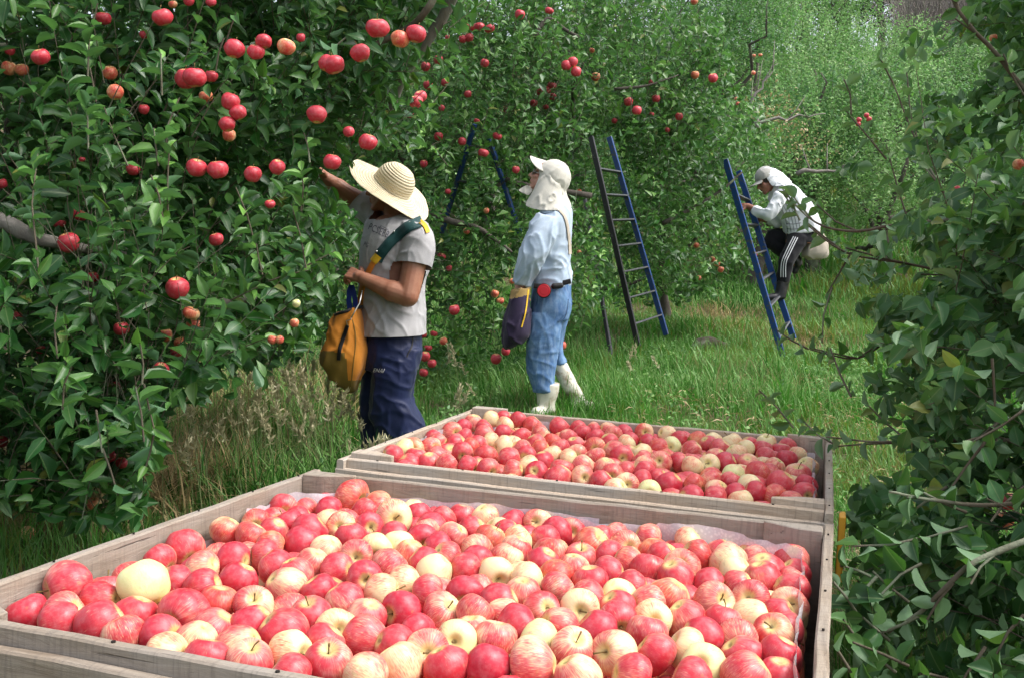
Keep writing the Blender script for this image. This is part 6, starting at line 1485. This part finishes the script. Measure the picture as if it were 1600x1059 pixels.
def near_dry(x, y): return np.exp(-((x + 2.3) / .6) ** 2 - ((y - 4.6) / .7) ** 2)
def path_d(x, y):    # bare worn patches by the ladder and under the trees
    return 1 - .85 * near_dry(x, y) - .96 * np.exp(-((x - 3.25) / .35) ** 2 - ((y - 10.9) / .55) ** 2) - .8 * np.exp(-((x - 2.6) / .5) ** 2 - ((y - 12.8) / .7) ** 2) - .4 * (nz(x, y, 1.3, 4) > .2)
def build(name, label, sets, mat=GRASS):
    Vs, Fs, Cs = [], [], []; off = 0
    for V, F, C in sets: Vs.append(V); Fs.append(F + off); Cs.append(C); off += len(V)
    o = link(name, mesh_np(name, np.vstack(Vs), np.vstack(Fs), [mat], True, {'var': ('FLOAT_COLOR', np.vstack(Cs))})); tag(o, label, 'grass', kind='stuff'); return o
build('grass', 'green meadow grass mixed with dry straw growing between the orchard rows',
      [blades(rg, 60000, (-3.4, 2.6), (1.4, 5.6), .20, .0055, 0, tone, path_d, .8),
       blades(rg, 90000, (-3.6, 4.6), (5.2, 9), .17, .0075, 0, tone, path_d, .9),
       blades(rg, 70000, (-4, 8), (8.5, 15), .22, .013, 1, tone, path_d, .9),
       blades(rg, 60000, (-8, 18), (14, 30), .30, .030, 1, tone, None, .8),
       blades(rg, 40000, (-16, 36), (29, 62), .5, .09, 1, tone, None, .7)])
# taller tufts on the left bank
def tuft_d(x, y): return np.clip(.15 + 1.6 * nz(x, y, 1.6, 11), 0, 1) * (1 - .8 * near_dry(x, y))
build('tall_grass', 'tall tufts of rank grass between the big left tree and the crates',
      [blades(rg, 26000, (-3.4, -.5), (4.2, 7.2), .40, .0095, 0, tone, tuft_d, .9), blades(rg, 9000, (-1.2, .9), (5.6, 7.6), .30, .007, 0, tone, tuft_d, .8), blades(rg, 16000, (1.2, 4.6), (5.6, 10.5), .30, .011, 0, tone, tuft_d, .8)])
# straw: long bent dry stems
def dry(x, y): return np.full(len(x), .8), np.clip(.75 + .3 * nz(x, y, 3, 1), .4, 1)
def straw_d(x, y): return np.clip(1.1 * np.exp(-((x + 2.35) / .4) ** 2 - ((y - 4.7) / .6) ** 2) + .55 * np.exp(-((x + 1.6) / .5) ** 2 - ((y - 6.5) / .5) ** 2) + .5 * np.exp(-((x + 1.6) / .3) ** 2 - ((y - 4.9) / .4) ** 2), 0, 1)
build('dry_grass', 'matted tan dry grass under the big left tree', [blades(rg, 60000, (-3.4, -.5), (4.0, 7.6), .42, .0075, 0, dry, lambda x, y: .8 * near_dry(x, y) + straw_d(x, y) * np.clip(.35 + 1.6 * nz(x, y, 2.6, 3), .05, 1), 1.4), blades(rg, 9000, (1.8, 4.4), (10, 14), .18, .010, 0, dry, lambda x, y: np.exp(-((x - 2.9) / .7) ** 2 - ((y - 12.6) / .9) ** 2) + .7 * np.exp(-((x - 3.3) / .45) ** 2 - ((y - 11) / .5) ** 2), 1.4), blades(rg, 14000, (.7, 3.6), (4.2, 8.5), .16, .0055, 0, dry, lambda x, y: .35 * (nz(x, y, 1.1, 9) > .12), 1.4)], DRYG)
# feathery seed heads
segs = []; n = 0; Vh = []; Fh = []; Ch = []; rg2 = np.random.default_rng(4)
lv = Leaves(); O = []; A = []
for px, py, d, h in [(395, 640, 5.6, 50), (420, 620, 5.6, 60), (440, 650, 5.5, 45), (455, 615, 5.7, 55), (478, 600, 5.8, 70), (500, 640, 5.7, 40), (520, 610, 5.9, 60), (535, 625, 6.0, 45), (385, 610, 5.5, 40), (345, 660, 5.2, 50), (300, 630, 5.2, 60), (430, 580, 5.9, 60), (600, 700, 4.4, 45), (545, 655, 6.0, 50), (560, 690, 5.8, 40), (283, 700, 4.9, 45), (470, 660, 5.6, 45), (495, 585, 6.1, 60), (725, 615, 6.2, 40), (1000, 560, 7.5, 30), (700, 560, 6.8, 40), (410, 660, 5.4, 40), (450, 590, 5.8, 40)]:
    for k in range(5):
        top = Pn(px + rg2.uniform(-22, 22), py + rg2.uniform(-22, 12), (d - .75 if px < 640 else d) + rg2.uniform(-.25, .25)); b0 = np.array([top[0] + rg2.uniform(-.12, .12), top[1] + rg2.uniform(-.05, .1), gz(top[0], top[1])]); mid = (top + b0) / 2 + np.array([(b0[0] - top[0]) * .25, 0, .05]); segs.append([b0, mid, top])
        dv = unit(top - mid); hl = rg2.uniform(.05, .10)
        for j in range(26):
            t = j / 26; O.append(top - dv * hl * t); A.append(dv * 1.1 + rg2.normal(size=3) * (.35 + .4 * t))
O = np.array(O); A = np.array(A); n = len(O)
lv.add(O, A, rg2.normal(size=(n, 3)), rg2.uniform(.020, .042, n), np.full(n, .30), np.stack([rg2.uniform(0, 1, n), rg2.uniform(.6, 1, n)], 1)); lv.cat()
SEED = leaf_mat('seed_head', (0.28, 0.30, 0.15), (0.44, 0.44, 0.25), (0.55, 0.48, 0.30), (0.44, 0.42, 0.25), tint=.0)
sh_ = link('seed_heads', lv.mesh('seed_heads', SEED, 3, np.arange(n))); tag(sh_, 'pale feathery grass seed heads by the orange bag', 'seed heads', kind='stuff')
st_ = link('seed_stalks', twig_mesh('seed_stalks', np.array(segs), .0016, .0011, SEED, 3), sh_); st_['kind'] = 'stuff'
# broad-leaved weeds
rg = np.random.default_rng(31); n = 3200; x = rg.uniform(-3.0, 3.6, n); y = rg.uniform(4.2, 9.5, n); cl = (nz(x, y, 1.6, 5) > .10) & ((x < -.4) | (rg.random(n) < .5)) & ~((x > -1.2) & (x < 1.15) & (y < 4.6)); x, y = x[cl], y[cl]; B = np.stack([x, y, gz(x, y)], 1)
lv, sg = shoots(rg, B, np.tile([0, 0, 1.], (len(B), 1)) + rg.normal(size=(len(B), 3)) * .3, rg.uniform(.06, .26, len(B)), .045, np.full(len(B), .25), per=.02, wratio=.6)
tag(link('weeds', lv.mesh('weeds', LEAF_B, 1, np.arange(len(lv.L)))), 'low broad-leaved weeds beside the crates', 'weeds', kind='stuff')
# fallen leaves and cut hay on the lane
rg = np.random.default_rng(41); n = 2800; x = rg.uniform(.6, 3.2, n); y = rg.uniform(3.4, 8, n); O = np.stack([x, y, gz(x, y) + rg.uniform(.01, .10, n)], 1); A = rg.normal(size=(n, 3)) * np.array([1, 1, .25]); lv = Leaves(); lv.add(O, A, rg.normal(size=(n, 3)) * .3 + np.array([0, 0, 1]), rg.uniform(.04, .11, n), np.full(n, .06), np.stack([rg.uniform(0, 1, n), rg.uniform(.3, 1, n)], 1)); lv.cat()
tag(link('cut_hay', lv.mesh('cut_hay', DRYG, 3, np.arange(n))), 'cut hay lying on the grass lane right of the crates', 'hay', kind='stuff')
# windfalls
for px, py, d, nm in ((45, 874, 4.05, 'orange windfall apple lying in dry grass at the far left'), (185, 832, 4.45, 'pink windfall apple in weeds against the nearest crate')):
    p = P(px, py, d); z = float(gz(p.x, p.y)); o = bpy.data.objects.new('apple', AP[2]); COL.objects.link(o); o.location = (p.x, p.y, z + .045); o.scale = (.030,) * 3; o.rotation_euler = (1, .5, 0); o.color = (.6, 1, .1, 1); tag(o, nm, 'apple')
# stone by the ladder tree
g = Geo(); c = P(1108, 462, 10.6); rr = random.Random(2)
bm = bmesh.new(); bmesh.ops.create_icosphere(bm, subdivisions=3, radius=1)
for v in bm.verts: n_ = noise.noise(v.co * 1.3 + Vector((4, 0, 0))); v.co = Vector((v.co.x * .20, v.co.y * .15, v.co.z * .11)) * (1 + .35 * n_)
me = bpy.data.meshes.new('rock'); bm.to_mesh(me); bm.free(); me.materials.append(ROCK); o = link('rock', me); o.location = (c.x, c.y, float(gz(c.x, c.y)) + .05); tag(o, 'grey-brown rock in the grass left of the climbing picker\'s ladder', 'rock')
print('objects', len(bpy.data.objects))

print('tris', sum(len(o.data.loops) - 2 * len(o.data.polygons) for o in bpy.data.objects if o.type == 'MESH' and o.data.users == 1))
